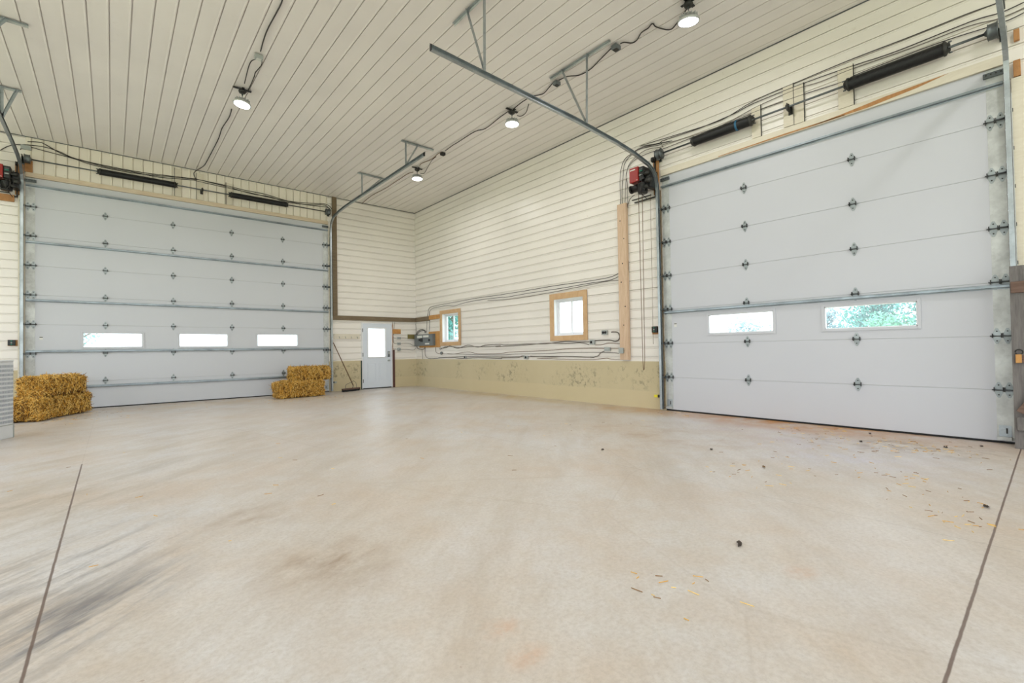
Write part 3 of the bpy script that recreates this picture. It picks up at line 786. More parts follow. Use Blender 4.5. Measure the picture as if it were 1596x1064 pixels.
# ---------------------------------------------------------------- man door
root = empty('door_3', (-1.37, 0, 0)); tag(root, 'white side door with half window and keypad', 'door', kind='structure')
a, b = -1.835, -0.905
mb = MB(); hole = (-1.655, -1.105, 0.985, 1.855)
slab(mb, BK, a, b, 0.03, 2.0, -0.045, 0.0, [hole], 'mandoor')
for (p0, p1, q0, q1) in ((-1.70, -1.42, 0.22, 0.80), (-1.32, -1.04, 0.22, 0.80)):
    w = 0.014
    for q in ((p0, p0 + w, q0, q1), (p1 - w, p1, q0, q1), (p0 + w, p1 - w, q0, q0 + w), (p0 + w, p1 - w, q1 - w, q1)): fb(mb, BK, q[0], q[1], q[2], q[3], 0.0003, 0.006, 'mandoor', 0.002)
    fb(mb, BK, p0 + .05, p1 - .05, q0 + .05, q1 - .05, 0.0003, 0.005, 'mandoor', 0.004)
mb.build('door_leaf', root)
mb = MB(); w = 0.035
for q in ((hole[0] - w, hole[0], hole[2] - w, hole[3] + w), (hole[1], hole[1] + w, hole[2] - w, hole[3] + w), (hole[0], hole[1], hole[2] - w, hole[2]), (hole[0], hole[1], hole[3], hole[3] + w)):
    fb(mb, BK, q[0], q[1], q[2], q[3], 0.0005, 0.012, 'vinyl', 0.004)
lf = mb.build('window_frame', root)
mb = MB(); fb(mb, BK, hole[0], hole[1], hole[2], hole[3], -0.026, -0.022, 'glass'); mb.build('window_pane', lf)
mb = MB(); fb(mb, BK, MD[0] + .001, a - .003, 0.02, 2.034, -0.12, 0.018, 'vinyl'); fb(mb, BK, b + .003, MD[1] - .001, 0.02, 2.034, -0.12, 0.018, 'vinyl'); fb(mb, BK, a - .003, b + .003, 2.003, 2.034, -0.12, 0.018, 'vinyl')
mb.build('door_frame', root)
mb = MB(); fb(mb, BK, a, b, 0.001, 0.028, -0.12, 0.012, 'iron', 0.003); mb.build('threshold', root)
for z in (0.25, 1.05, 1.80):
    mb = MB(); fb(mb, BK, a - .012, a + .018, z - .055, z + .055, 0.001, 0.006, 'galv_dark'); mb.tube([BK(a - .003, z - .055, 0.012), BK(a - .003, z + .055, 0.012)], 0.009, 'galv_dark', 8); mb.build('hinge', root)
mb = MB(); fb(mb, BK, -1.02, -0.955, 0.97, 1.15, 0.0005, 0.03, 'panelgrey', 0.006)
for r_ in range(4):
    for c_ in range(3): fb(mb, BK, -1.010 + c_ * .018, -0.998 + c_ * .018, 1.06 + r_ * .02, 1.073 + r_ * .02, 0.03, 0.033, 'label')
tag(mb.build('keypad_lock', root), 'grey keypad lock')
mb = MB(); mb.lathe([(0.012, 0), (.033, 0.001), (.03, .008), (.012, .012), (.012, .035), (.028, .045), (.03, .06), (.02, .072), (.004, .074)], 'boxgrey', 18, T_d(BK, -0.988, 0.86, 0.0005)); mb.build('door_knob', root)
trim('trim_12', [(BK, -1.905, -1.877, 0.0, 0.875, 0.0205, 0.045)], 'darkgreen', 'dark green edge strip left of the white side door')
trim('trim_13', [(BK, -0.863, -0.795, 0.0, 1.19, 0.0205, 0.045)], 'maroon', 'maroon board beside the white side door')
trim('trim_14', [(BK, -0.863, -0.845, 1.191, 2.03, 0.0145, 0.03)], 'orangewood', 'thin brown edge strip above the maroon board')

# ---------------------------------------------------------------- wall things
mb = MB(); fb(mb, BK, -2.708, -1.936, 1.53, 1.678, 0.0125, 0.03, 'palewood', 0.003)
hb = tag(mb.build('hook_board'), 'cream hook board left of the white side door', 'hooks')
for k in range(4):
    x = -2.56 + k * .18; mb = MB()
    mb.tube([BK(x, 1.60, 0.03), BK(x, 1.60, 0.05), BK(x, 1.565, 0.056), BK(x, 1.555, 0.075), BK(x, 1.575, 0.085)], 0.006, 'boxgrey', 8); mb.build('hook', hb)
mb = MB(); fb(mb, BK, -0.845, -0.575, 1.70, 1.845, 0.0125, 0.035, 'ply', 0.003); tag(mb.build('wooden_block'), 'short orange board on the wall right of the white side door', 'board')
mb = MB(); fb(mb, BK, -0.325, -0.025, 1.54, 1.685, 0.0125, 0.045, 'olive', 0.003); tag(mb.build('wooden_block'), 'olive green board beside the room corner', 'board')
for z, lb, rd in ((1.56, 'topmost of the three grey switch boxes right of the side door', 0), (1.385, 'middle of the three grey switch boxes right of the side door', 0), (1.205, 'lowest, rounder box of the three right of the side door', 1)):
    root = empty('switch_box', BK(-0.645, z, 0.02)); tag(root, lb, 'switch', 'switch boxes by the side door')
    mb = MB()
    if rd: mb.lathe([(0.04, 0), (.052, .002), (.052, .04), (.045, .05), (.01, .052)], 'boxgrey', 18, T_d(BK, -0.645, z, 0.013) @ Matrix.Scale(1.3, 4, (1, 0, 0)))
    else: fb(mb, BK, -0.705, -0.585, z - .036, z + .036, 0.013, 0.055, 'boxgrey', 0.008)
    mb.build('box', root)
    if rd: mb = MB(); fb(mb, BK, -0.665, -0.625, z - .01, z + .01, 0.064, 0.070, 'panelgrey', 0.003); mb.build('switch_cap', root)
    else:
        for q in (-.675, -.625): mb = MB(); fb(mb, BK, q - .012, q + .012, z - .012, z + .012, 0.055, 0.064, 'panelgrey', 0.003); mb.build('switch_toggle', root)

mb = MB(); fb(mb, RT, -1.508, -0.25, 1.245, 1.31, 0.0125, 0.03, 'ply', .002); fb(mb, RT, -1.508, -0.85, 1.31, 1.74, 0.0125, 0.03, 'ply', .002)
tag(mb.build('backing_board'), 'orange plywood board behind the grey electrical panel', 'board')
root = empty('breaker_box', RT(-0.68, 1.48, 0.03)); tag(root, 'grey electrical breaker panel near the corner', 'electrical panel')
mb = MB(); fb(mb, RT, -1.25, -0.10, 1.305, 1.665, 0.0305, 0.13, 'panelgrey', 0.006); mb.build('enclosure', root)
mb = MB(); fb(mb, RT, -1.235, -0.115, 1.32, 1.65, 0.1302, 0.136, 'panelgrey', 0.003); cvp = mb.build('cover', root)
for q0, q1, r0_, r1_ in ((-0.62, -0.30, 1.555, 1.63), (-1.02, -0.68, 1.565, 1.63), (-1.06, -0.80, 1.34, 1.385)):
    mb = MB(); fb(mb, RT, q0, q1, r0_, r1_, 0.1362, 0.1372, 'label'); tag(mb.build('paper_label', cvp), 'white paper label')
for (q0, q1, r0_, r1_) in ((-0.66, -0.50, 1.43, 1.55), (-1.10, -1.0, 1.44, 1.51), (-0.49, -0.40, 1.46, 1.52)):
    mb = MB(); fb(mb, RT, q0, q1, r0_, r1_, 0.1362, 0.146, 'blackplastic', 0.004)
    for k in range(3): fb(mb, RT, q0 + .02, q1 - .02, r0_ + .012 + k * (r1_ - r0_) / 3.2, r0_ + .026 + k * (r1_ - r0_) / 3.2, 0.146, 0.152, 'iron')
    mb.build('breaker_switch', cvp)

def outlet(y, z, w, h, label, sock=(0,), name='outlet_box', group='outlet boxes on the right wall', d0=0.0125):
    root = empty(name, RT(y, z, 0.0125)); tag(root, label, 'outlet', group)
    mb = MB(); fb(mb, RT, y - w / 2, y + w / 2, z - h / 2, z + h / 2, d0, d0 + .05, 'boxgrey', 0.006); mb.build('box', root)
    mb = MB(); fb(mb, RT, y - w / 2 - .004, y + w / 2 + .004, z - h / 2 - .004, z + h / 2 + .004, d0 + .0502, d0 + .053, 'boxgrey', 0.002); cv = mb.build('cover_plate', root)
    mb = MB()
    for s in sock: mb.lathe([(0.005, 0), (.027, 0), (.027, .006), (.01, .007)], 'black', 16, T_d(RT, y + s, z, d0 + .0532))
    if sock: mb.build('socket', cv)
outlet(-7.80, 1.455, 0.12, 0.09, 'grey twin outlet with curved cable right of the larger window', (0.02, -0.035))
outlet(-7.475, 1.267, 0.11, 0.095, 'square grey outlet with one black socket under the larger window', (0.012,))
outlet(-7.86, 1.118, 0.12, 0.075, 'blank grey junction box left of the pine post', ())
outlet(-8.255, 1.087, 0.09, 0.105, 'grey switch box fixed to the pine post', (), d0=0.0855)
outlet(-5.42, 0.945, 0.11, 0.07, 'small grey outlet just above the concrete base', (-0.01,))
outlet(-2.86, 0.945, 0.07, 0.05, 'small dark outlet right of the smaller window, above the concrete', (0,))
mb = MB(); mb.lathe([(0.02, 0), (.048, .002), (.05, .03), (.035, .045), (.005, .048)], 'panelgrey', 18, T_d(RT, -1.585, 1.063, 0.0125)); tag(mb.build('junction_box'), 'round grey junction box below the smaller window', 'junction box')

def wall_button(fn, u, z, label, board):
    root = empty('wall_button', fn(u, z, 0.03)); tag(root, label, 'button', 'door control buttons')
    mb = MB(); fb(mb, fn, u - .055, u + .055, z - .055, z + .06, 0.0405, 0.085, 'blackplastic', 0.01); h_ = mb.build('housing', root)
    for k, c_ in enumerate(('green', 'boxgrey', 'green')):
        mb = MB(); mb.lathe([(0.003, 0), (.013, 0), (.013, .01), (.003, .012)], c_, 12, T_d(fn, u, z + .035 - k * .034, 0.0852)); mb.build('push_button', h_)
    mb = MB(); fb(mb, fn, u + board[0], u + board[1], z + board[2], z + board[3], 0.0125, 0.04, 'orangewood', 0.003); mb.build('mount_board', root)
wall_button(RT, -8.965, 1.465, 'black door button on the wall left of the near door', (-.07, .07, -.085, .06))
wall_button(BK, -9.17, 1.435, 'black door button on the wall left of the far door', (-.06, .12, -.06, .06))
def sensor(fn, u, z, s, label, m='yellow'):
    root = empty('photo_sensor', fn(u, z, 0.03)); tag(root, label, 'sensor', 'door safety sensors')
    mb = MB(); fb(mb, fn, u - .035, u + .035, z - .025, z + .025, 0.055, 0.11, m, 0.005); mb.build('housing', root)
    mb = MB(); fb(mb, fn, u - .052, u - .036, z - .022, z + .022, 0.06, 0.105, 'blackplastic', 0.003); mb.build('lens', root)
    mb = MB(); fb(mb, fn, u - .01, u + .01, z - .01, z + .01, 0.0202, 0.0548, 'galv'); mb.build('bracket', root)
sensor(RT, -8.985, 0.25, 1, 'bright yellow sensor low beside the near door track')
sensor(BK, -2.70, 0.27, 1, 'cream sensor low beside the far door right track', 'boxgrey')
mb = MB(); fb(mb, BK, -9.05, -8.90, 5.42, 5.50, 0.0125, 0.06, 'boxgrey', 0.006); tag(mb.build('junction_box'), 'grey junction box above the far door left corner', 'junction box')

# ---------------------------------------------------------------- lamps
def lamp(x, y, label, drop=0.16, tilt=(0, 0), power=1.0):
    root = empty('ceiling_lamp', (x, y, H - .015)); tag(root, label, 'lamp', 'round LED lamps hooked to the ceiling')
    mb = MB(); mb.box((x - .14, y - .022, H - .03), (x + .14, y + .022, H - .0145), 'iron', None, .004); mb.box((x - .02, y - .10, H - .04), (x + .02, y + .10, H - .03), 'iron', None, .004)
    mb.lathe([(0.01, 0), (.05, 0), (.06, .03), (.05, .05), (.01, .05)], 'iron', 16, Matrix.Translation((x, y, H - .085))); mb.build('mounting_cross', root)
    z = H - .085 - drop
    mb = MB(); pts = [Vector((x + .012 * math.cos(t), y, H - .085 - drop * .12 - .02 * math.sin(t))) for t in [0, 1, 2, 3, 4, 5]]
    mb.tube([(x, y, H - .083), (x, y, z + .06)], 0.007, 'galv_dark', 8); mb.tube(pts, 0.004, 'galv_dark', 6); mb.build('hook', root)
    T = Matrix.Translation((x, y, z)) @ Matrix.Rotation(tilt[0], 4, 'X') @ Matrix.Rotation(tilt[1], 4, 'Y')
    mb = MB(); mb.lathe([(.122, -.045), (.136, -.05), (.140, -.03), (.13, -.012), (.085, .015), (.06, .035), (.05, .06), (.025, .075), (.01, .078)], 'lampbody', 28, T)
    for k in range(14): mb.box((.045, -.003, -.0), (.115, .003, .045), 'lampbody', T @ Matrix.Rotation(k * math.pi / 7, 4, 'Z'))
    hs = mb.build('housing', root)
    mb = MB(); mb.lathe([(.01, -.058), (.07, -.057), (.121, -.049), (.121, -.042), (.01, -.040)], 'lens', 28, T); tag(mb.build('lens', hs), 'glowing white lens')
    ld = bpy.data.lights.new('lamp_light', 'AREA'); ld.shape = 'DISK'; ld.size = 0.2; ld.energy = LAMP_POWER * power; ld.color = (1, 0.985, 0.97); ld.spread = math.radians(175)
    lo = bpy.data.objects.new('lamp_light', ld); COL.objects.link(lo); lo.parent = root
    lo.matrix_local = Matrix.Translation((0, 0, z - H + .015)) @ Matrix.Rotation(tilt[0], 4, 'X') @ Matrix.Rotation(tilt[1], 4, 'Y') @ Matrix.Translation((0, 0, -.07))
lamp(-5.93, -4.76, 'lit lamp alone above the far overhead door side, left half of the ceiling', tilt=(0, .12), power=1.7)
lamp(-1.86, -7.13, 'lit lamp just left of the long track over the middle of the room')
lamp(-1.87, -3.52, 'lit lamp nearest the room corner, beside the far door track', power=1.35)
lamp(-1.87, -10.71, 'brightest lit lamp, topmost and nearest the near overhead door', tilt=(.1, -.12))
lamp(-1.87, -14.3, 'lamp behind the camera in the right-hand row')
lamp(-1.87, -17.9, 'rearmost lamp behind the camera in the right-hand row')
lamp(-5.93, -9.0, 'lamp behind the top picture edge in the left-hand row')
lamp(-5.93, -13.2, 'lamp above the camera in the left-hand row')
lamp(-5.93, -17.4, 'rearmost lamp in the left-hand row')
lamp(-10.0, -5.0, 'unseen lamp added over the left side of the room for fill light', power=1.8)  # added out of view, stronger to brighten the far end
lamp(-10.0, -10.0, 'unseen lamp added over the left side nearer the rear for fill light')  # also added out of view as fill

def jbox(x, y, s, label, m='boxgrey'):
    mb = MB(); mb.box((x - s, y - s * .8, H - .075), (x + s, y + s * .8, H - .0145), m, None, .006)
    mb.box((x - s * .6, y - s * .6, H - .082), (x + s * .6, y + s * .6, H - .075), 'label' if m == 'boxgrey' else 'iron', None, .003)
    tag(mb.build('ceiling_junction_box'), label, 'junction box', 'junction boxes on the ceiling')
jbox(-5.93, -5.94, .055, 'white-faced ceiling junction box beyond the left lamp')
jbox(-1.875, -8.32, .055, 'ceiling junction box right of the lamp by the long track', 'panelgrey')
jbox(-1.865, -9.546, .06, 'ceiling junction box between track hanger and brightest lamp', 'panelgrey')
jbox(-1.855, -4.68, .05, 'ceiling junction box between the two farthest lamps', 'iron')

# ---------------------------------------------------------------- cables
CABLES = {
    'ceil_left_a': [(-5.983, -7.451, 5.683), (-5.965, -7.381, 5.683), (-5.96, -7.21, 5.683), (-5.972, -6.591, 5.683), (-5.933, -6.072, 5.683)],
    'ceil_left_b': [(-5.934, -5.831, 5.683), (-5.984, -5.729, 5.683), (-5.983, -5.496, 5.683), (-5.938, -4.978, 5.683)],
    'ceil_left_c': [(-5.889, -5.95, 5.683), (-5.843, -5.739, 5.683), (-5.85, -5.604, 5.683), (-5.869, -5.433, 5.683), (-5.857, -5.283, 5.683), (-5.847, -4.854, 5.683), (-5.863, -4.634, 5.683)],
    'ceil_left_d': [(-5.943, -3.898, 5.683), (-5.922, -3.516, 5.683), (-5.948, -2.928, 5.683), (-5.924, -2.399, 5.683), (-5.926, -1.587, 5.683), (-5.934, -0.808, 5.683), (-5.953, -0.449, 5.683), (-6.039, -0.073, 5.683)],
    'ceil_left_e': [(-6.033, -0.02, 5.7), (-6.099, -0.02, 5.605), (-6.06, -0.02, 5.486), (-6.007, -0.02, 5.435)],
    'ceil_right_a': [(-1.812, -0.017, 5.683), (-1.886, -0.867, 5.683), (-1.844, -1.723, 5.683), (-1.856, -2.16, 5.683), (-1.862, -2.579, 5.683), (-1.875, -3.027, 5.683), (-1.823, -3.234, 5.683)],
    'ceil_right_b': [(-1.901, -3.699, 5.683), (-1.931, -3.876, 5.683), (-1.865, -4.234, 5.683), (-1.914, -4.552, 5.683), (-1.901, -4.697, 5.683)],
    'ceil_right_b2': [(-1.64, -3.268, 5.683), (-1.563, -3.328, 5.683), (-1.671, -3.674, 5.683), (-1.829, -4.153, 5.683), (-1.862, -4.411, 5.683)],
    'ceil_right_c': [(-1.87, -4.811, 5.683), (-1.899, -5.171, 5.683), (-1.893, -5.34, 5.683), (-1.899, -5.989, 5.683), (-1.808, -6.243, 5.683), (-1.872, -6.802, 5.683), (-1.888, -7.072, 5.683)],
    'ceil_right_d': [(-1.868, -7.18, 5.683), (-1.909, -7.499, 5.683), (-1.893, -7.735, 5.683), (-1.83, -7.84, 5.683), (-1.803, -7.943, 5.683), (-1.862, -8.13, 5.683), (-1.908, -8.268, 5.683)],
    'ceil_right_d2': [(-1.651, -7.043, 5.683), (-1.576, -7.072, 5.683), (-1.598, -7.244, 5.683), (-1.766, -7.499, 5.683)],
    'ceil_right_e': [(-1.887, -8.384, 5.683), (-1.851, -8.556, 5.683), (-1.729, -8.702, 5.683), (-1.712, -8.922, 5.683), (-1.791, -9.183, 5.683), (-1.889, -9.506, 5.683)],
    'ceil_right_f': [(-1.86, -9.625, 5.683), (-1.84, -9.679, 5.683), (-1.738, -9.744, 5.683), (-1.741, -9.835, 5.683), (-1.825, -9.964, 5.683), (-1.833, -10.08, 5.683), (-1.868, -10.175, 5.683), (-1.764, -10.17, 5.683), (-1.568, -10.255, 5.683), (-1.594, -10.377, 5.683), (-1.764, -10.638, 5.683)],
    'long_a': [(-0.025, -0.709, 1.725), (-0.025, -0.74, 2.026), (-0.025, -0.827, 2.383), (-0.025, -0.923, 2.496), (-0.025, -1.153, 2.525), (-0.025, -1.88, 2.543), (-0.025, -2.618, 2.553), (-0.025, -3.476, 2.567), (-0.025, -4.458, 2.553), (-0.025, -4.525, 2.556), (-0.025, -5.462, 2.557), (-0.025, -6.107, 2.565), (-0.025, -6.698, 2.564), (-0.025, -7.322, 2.553), (-0.025, -7.909, 2.561), (-0.025, -8.141, 2.609), (-0.025, -8.263, 2.658), (-0.025, -8.275, 2.852), (-0.025, -8.265, 3.281), (-0.025, -8.251, 3.713), (-0.025, -8.237, 4.117), (-0.025, -8.234, 4.433), (-0.025, -8.274, 4.68), (-0.025, -8.363, 4.823), (-0.025, -8.531, 4.881), (-0.025, -8.727, 4.921), (-0.025, -9.155, 4.86), (-0.025, -9.357, 4.829), (-0.025, -8.694, 4.96), (-0.025, -9.506, 4.898), (-0.025, -10.26, 4.858), (-0.025, -10.794, 4.961), (-0.025, -11.459, 4.984), (-0.025, -12.006, 4.996), (-0.025, -12.656, 4.984), (-0.025, -13.166, 4.985), (-0.025, -13.418, 4.972), (-0.025, -13.612, 4.985)],
    'long_b': [(-0.025, -0.865, 1.719), (-0.025, -0.91, 1.977), (-0.025, -0.904, 2.337), (-0.025, -0.999, 2.43), (-0.025, -1.227, 2.472), (-0.025, -1.948, 2.484), (-0.025, -2.287, 2.441), (-0.025, -2.744, 2.48), (-0.025, -3.474, 2.505), (-0.025, -4.456, 2.488), (-0.025, -4.697, 2.472), (-0.025, -5.46, 2.487), (-0.025, -6.105, 2.489), (-0.025, -6.696, 2.49), (-0.025, -7.399, 2.504), (-0.025, -7.908, 2.502), (-0.025, -8.139, 2.546), (-0.025, -8.279, 2.613), (-0.025, -8.309, 2.847), (-0.025, -8.299, 3.275), (-0.025, -8.296, 3.702), (-0.025, -8.278, 4.106), (-0.025, -8.302, 4.414), (-0.025, -8.344, 4.715), (-0.025, -8.498, 4.85), (-0.025, -8.726, 4.905), (-0.025, -9.154, 4.834), (-0.025, -9.171, 4.89), (-0.025, -9.871, 4.862), (-0.025, -10.444, 4.878), (-0.025, -10.793, 4.922), (-0.025, -11.494, 4.927), (-0.025, -12.067, 4.9), (-0.025, -12.515, 4.869), (-0.025, -13.187, 4.879), (-0.025, -13.437, 4.848), (-0.025, -13.615, 4.864)],
    'long_c': [(-0.025, -3.914, 2.462), (-0.025, -4.809, 2.407), (-0.025, -6.104, 2.422), (-0.025, -6.994, 2.457), (-0.025, -7.907, 2.488), (-0.025, -8.275, 2.471), (-0.025, -8.372, 2.572), (-0.025, -8.349, 2.841), (-0.025, -8.343, 3.266), (-0.025, -8.336, 3.693), (-0.025, -8.346, 4.089), (-0.025, -8.37, 4.395), (-0.025, -8.433, 4.659), (-0.025, -8.594, 4.776), (-0.025, -8.851, 4.843), (-0.025, -9.182, 4.784), (-0.025, -9.198, 4.818), (-0.025, -9.767, 4.778), (-0.025, -10.304, 4.771), (-0.025, -10.833, 4.852), (-0.025, -11.384, 4.881), (-0.025, -11.669, 4.856), (-0.025, -12.067, 4.862), (-0.025, -12.653, 4.836), (-0.025, -13.162, 4.836), (-0.025, -13.435, 4.785), (-0.025, -13.614, 4.802)],
    'up_d': [(-0.025, -8.328, 2.55), (-0.025, -8.386, 2.598), (-0.025, -8.39, 2.834), (-0.025, -8.376, 3.26), (-0.025, -8.37, 3.686), (-0.025, -8.403, 3.961), (-0.025, -8.401, 4.301), (-0.025, -8.383, 4.533), (-0.025, -8.527, 4.714), (-0.025, -8.88, 4.765), (-0.025, -9.225, 4.742), (-0.025, -9.868, 4.752), (-0.025, -10.575, 4.768), (-0.025, -10.873, 4.783), (-0.025, -11.454, 4.767), (-0.025, -11.935, 4.737), (-0.025, -12.064, 4.763), (-0.025, -12.369, 4.772), (-0.025, -12.915, 4.773), (-0.025, -13.434, 4.731), (-0.025, -13.613, 4.749)],
    'opener_drop': [(-0.025, -8.416, 3.924), (-0.025, -8.444, 3.993), (-0.025, -8.511, 4.046), (-0.025, -8.561, 4.061)],
    'low_a': [(-0.025, -1.454, 1.211), (-0.025, -1.847, 1.226), (-0.025, -2.056, 1.279), (-0.025, -2.455, 1.199), (-0.025, -2.965, 1.282), (-0.025, -3.443, 1.222), (-0.025, -3.787, 1.268), (-0.025, -4.427, 1.28), (-0.025, -4.61, 1.26), (-0.025, -5.431, 1.27), (-0.025, -6.075, 1.261), (-0.025, -6.711, 1.303), (-0.025, -7.048, 1.28), (-0.025, -7.37, 1.279), (-0.025, -7.448, 1.271)],
    'low_b': [(-0.025, -1.49, 1.172), (-0.025, -1.918, 1.263), (-0.025, -2.585, 1.216), (-0.025, -3.086, 1.245), (-0.025, -3.673, 1.226), (-0.025, -4.426, 1.241), (-0.025, -4.254, 1.221), (-0.025, -5.43, 1.246), (-0.025, -6.076, 1.275), (-0.025, -6.71, 1.255), (-0.025, -7.13, 1.262), (-0.025, -7.368, 1.218)],
    'low_c': [(-0.025, -7.544, 1.299), (-0.025, -7.897, 1.299), (-0.025, -8.039, 1.272), (-0.025, -8.127, 1.299), (-0.025, -8.153, 1.369), (-0.025, -8.113, 1.442), (-0.025, -8.008, 1.461), (-0.025, -7.954, 1.457)],
    'low_d': [(-0.025, -7.542, 1.209), (-0.025, -7.712, 1.212), (-0.025, -7.895, 1.24), (-0.025, -8.194, 1.217)],
    'low_e': [(-0.025, -1.235, 1.273), (-0.025, -1.253, 1.116), (-0.025, -1.377, 1.057), (-0.025, -1.595, 1.048), (-0.025, -2.252, 1.035), (-0.025, -2.96, 1.093), (-0.025, -3.438, 1.042), (-0.025, -4.421, 1.045), (-0.025, -4.777, 1.075), (-0.025, -5.322, 1.089), (-0.025, -6.072, 1.101), (-0.025, -6.707, 1.134), (-0.025, -7.367, 1.145), (-0.025, -7.857, 1.13), (-0.025, -8.192, 1.126), (-0.025, -8.225, 1.083)],
    'low_f': [(-0.025, -1.912, 1.047), (-0.025, -2.896, 1.022), (-0.025, -4.42, 1.006), (-0.025, -5.053, 1.026), (-0.025, -6.07, 1.034), (-0.025, -6.705, 1.054), (-0.025, -7.519, 1.053), (-0.025, -8.033, 1.041), (-0.025, -8.121, 1.032), (-0.025, -8.191, 1.069)],
    'low_g': [(-0.025, -0.626, 1.262), (-0.025, -0.605, 1.06), (-0.025, -0.689, 0.938), (-0.025, -0.96, 0.891), (-0.025, -1.628, 0.921), (-0.025, -2.183, 0.934), (-0.025, -2.577, 0.906), (-0.025, -3.199, 0.923), (-0.025, -3.551, 0.928), (-0.025, -4.418, 0.914), (-0.025, -4.485, 0.928), (-0.025, -5.078, 0.937), (-0.025, -5.267, 0.983), (-0.025, -5.382, 0.976)],
    'low_h': [(-0.025, -5.552, 0.977), (-0.025, -5.778, 0.966), (-0.025, -6.255, 0.954), (-0.025, -6.703, 0.968), (-0.025, -7.498, 0.957), (-0.025, -7.67, 1.043), (-0.025, -7.819, 1.098)],
    'low_i': [(-0.025, -1.411, 0.932), (-0.025, -2.317, 0.949), (-0.025, -2.895, 0.958), (-0.025, -4.419, 0.954), (-0.025, -5.051, 0.958), (-0.025, -6.256, 0.967), (-0.025, -7.123, 0.962), (-0.025, -7.498, 0.944)],
    'low_j': [(-0.025, -0.416, 1.203), (-0.025, -0.428, 1.019), (-0.025, -0.432, 0.876)],
    'low_k': [(-0.025, -5.777, 0.925), (-0.025, -6.702, 0.91), (-0.025, -7.439, 0.908), (-0.025, -7.815, 0.934), (-0.025, -7.924, 0.917), (-0.025, -8.238, 0.907)],
    'post_tail': [(-0.025, -8.292, 1.04), (-0.025, -8.273, 0.97), (-0.025, -8.221, 0.907)],
    'panel_loop': [(-0.025, -0.028, 1.563), (-0.025, -0.082, 1.728), (-0.025, -0.226, 1.805), (-0.025, -0.432, 1.829), (-0.025, -0.631, 1.78), (-0.025, -0.653, 1.715)],
    'panel_loop2': [(-0.025, -0.025, 1.437), (-0.025, -0.115, 1.685), (-0.025, -0.308, 1.781), (-0.025, -0.552, 1.8), (-0.025, -0.606, 1.716)],
    'panel_low': [(-0.025, -0.027, 1.542), (-0.025, -0.048, 1.353), (-0.025, -0.128, 1.227), (-0.025, -0.334, 1.192), (-0.025, -0.537, 1.202), (-0.025, -0.595, 1.27)],
    'bk_a': [(-0.851, -0.025, 2.076), (-0.871, -0.025, 1.922), (-0.821, -0.025, 1.721), (-0.844, -0.025, 1.62), (-0.81, -0.025, 1.568), (-0.722, -0.025, 1.56)],
    'bk_b': [(-0.781, -0.025, 2.078), (-0.806, -0.025, 1.883), (-0.835, -0.025, 1.64), (-0.824, -0.025, 1.439), (-0.803, -0.025, 1.398), (-0.724, -0.025, 1.39)],
    'bk_c': [(-0.835, -0.025, 1.6), (-0.855, -0.025, 1.439), (-0.866, -0.025, 1.278), (-0.827, -0.025, 1.217), (-0.735, -0.025, 1.212)],
    'bk_d': [(-0.603, -0.025, 1.561), (-0.491, -0.025, 1.569), (-0.333, -0.025, 1.553)],
    'bk_e': [(-0.605, -0.025, 1.385), (-0.47, -0.025, 1.397), (-0.266, -0.025, 1.388), (-0.152, -0.025, 1.334), (-0.046, -0.025, 1.312)],
    'bk_f': [(-0.607, -0.025, 1.202), (-0.36, -0.025, 1.199), (-0.177, -0.025, 1.176), (-0.085, -0.025, 1.188), (-0.037, -0.025, 1.25)],
    'corner': [(-0.025, -0.006, 2.044), (-0.025, -0.029, 1.938), (-0.025, -0.032, 1.729), (-0.025, -0.017, 1.479)],
    'hl_a': [(-8.955, -0.025, 5.592), (-8.765, -0.025, 5.629), (-8.636, -0.025, 5.573), (-8.504, -0.025, 5.5), (-8.325, -0.025, 5.438), (-8.002, -0.025, 5.403), (-7.689, -0.025, 5.39), (-7.439, -0.025, 5.385), (-7.051, -0.025, 5.393), (-6.781, -0.025, 5.412), (-6.126, -0.025, 5.468), (-6.033, -0.025, 5.471), (-5.383, -0.025, 5.45), (-4.99, -0.025, 5.421), (-4.474, -0.025, 5.412), (-3.929, -0.025, 5.343), (-3.351, -0.025, 5.394), (-2.947, -0.025, 5.451), (-2.802, -0.025, 5.415), (-2.74, -0.025, 5.341)],
    'hl_b': [(-9.34, -0.025, 5.308), (-9.221, -0.025, 5.429), (-9.079, -0.025, 5.497), (-8.765, -0.025, 5.547), (-8.504, -0.025, 5.516), (-8.28, -0.025, 5.434), (-8.002, -0.025, 5.393), (-7.689, -0.025, 5.364), (-7.312, -0.025, 5.365), (-6.781, -0.025, 5.353), (-6.126, -0.025, 5.432), (-6.034, -0.025, 5.427), (-5.383, -0.025, 5.394), (-4.99, -0.025, 5.383), (-4.474, -0.025, 5.354), (-4.114, -0.025, 5.339), (-3.548, -0.025, 5.327), (-2.948, -0.025, 5.366), (-2.803, -0.025, 5.351)],
    'hl_c': [(-9.059, -0.025, 5.398), (-9.017, -0.025, 5.469), (-8.934, -0.025, 5.492), (-8.658, -0.025, 5.46), (-8.28, -0.025, 5.418), (-8.002, -0.025, 5.361), (-7.689, -0.025, 5.341), (-7.182, -0.025, 5.346), (-6.502, -0.025, 5.417), (-6.126, -0.025, 5.457), (-5.913, -0.025, 5.462), (-5.383, -0.025, 5.424), (-4.821, -0.025, 5.36), (-4.403, -0.025, 5.368), (-3.929, -0.025, 5.303), (-3.352, -0.025, 5.352), (-2.947, -0.025, 5.417), (-2.762, -0.025, 5.294)],
}

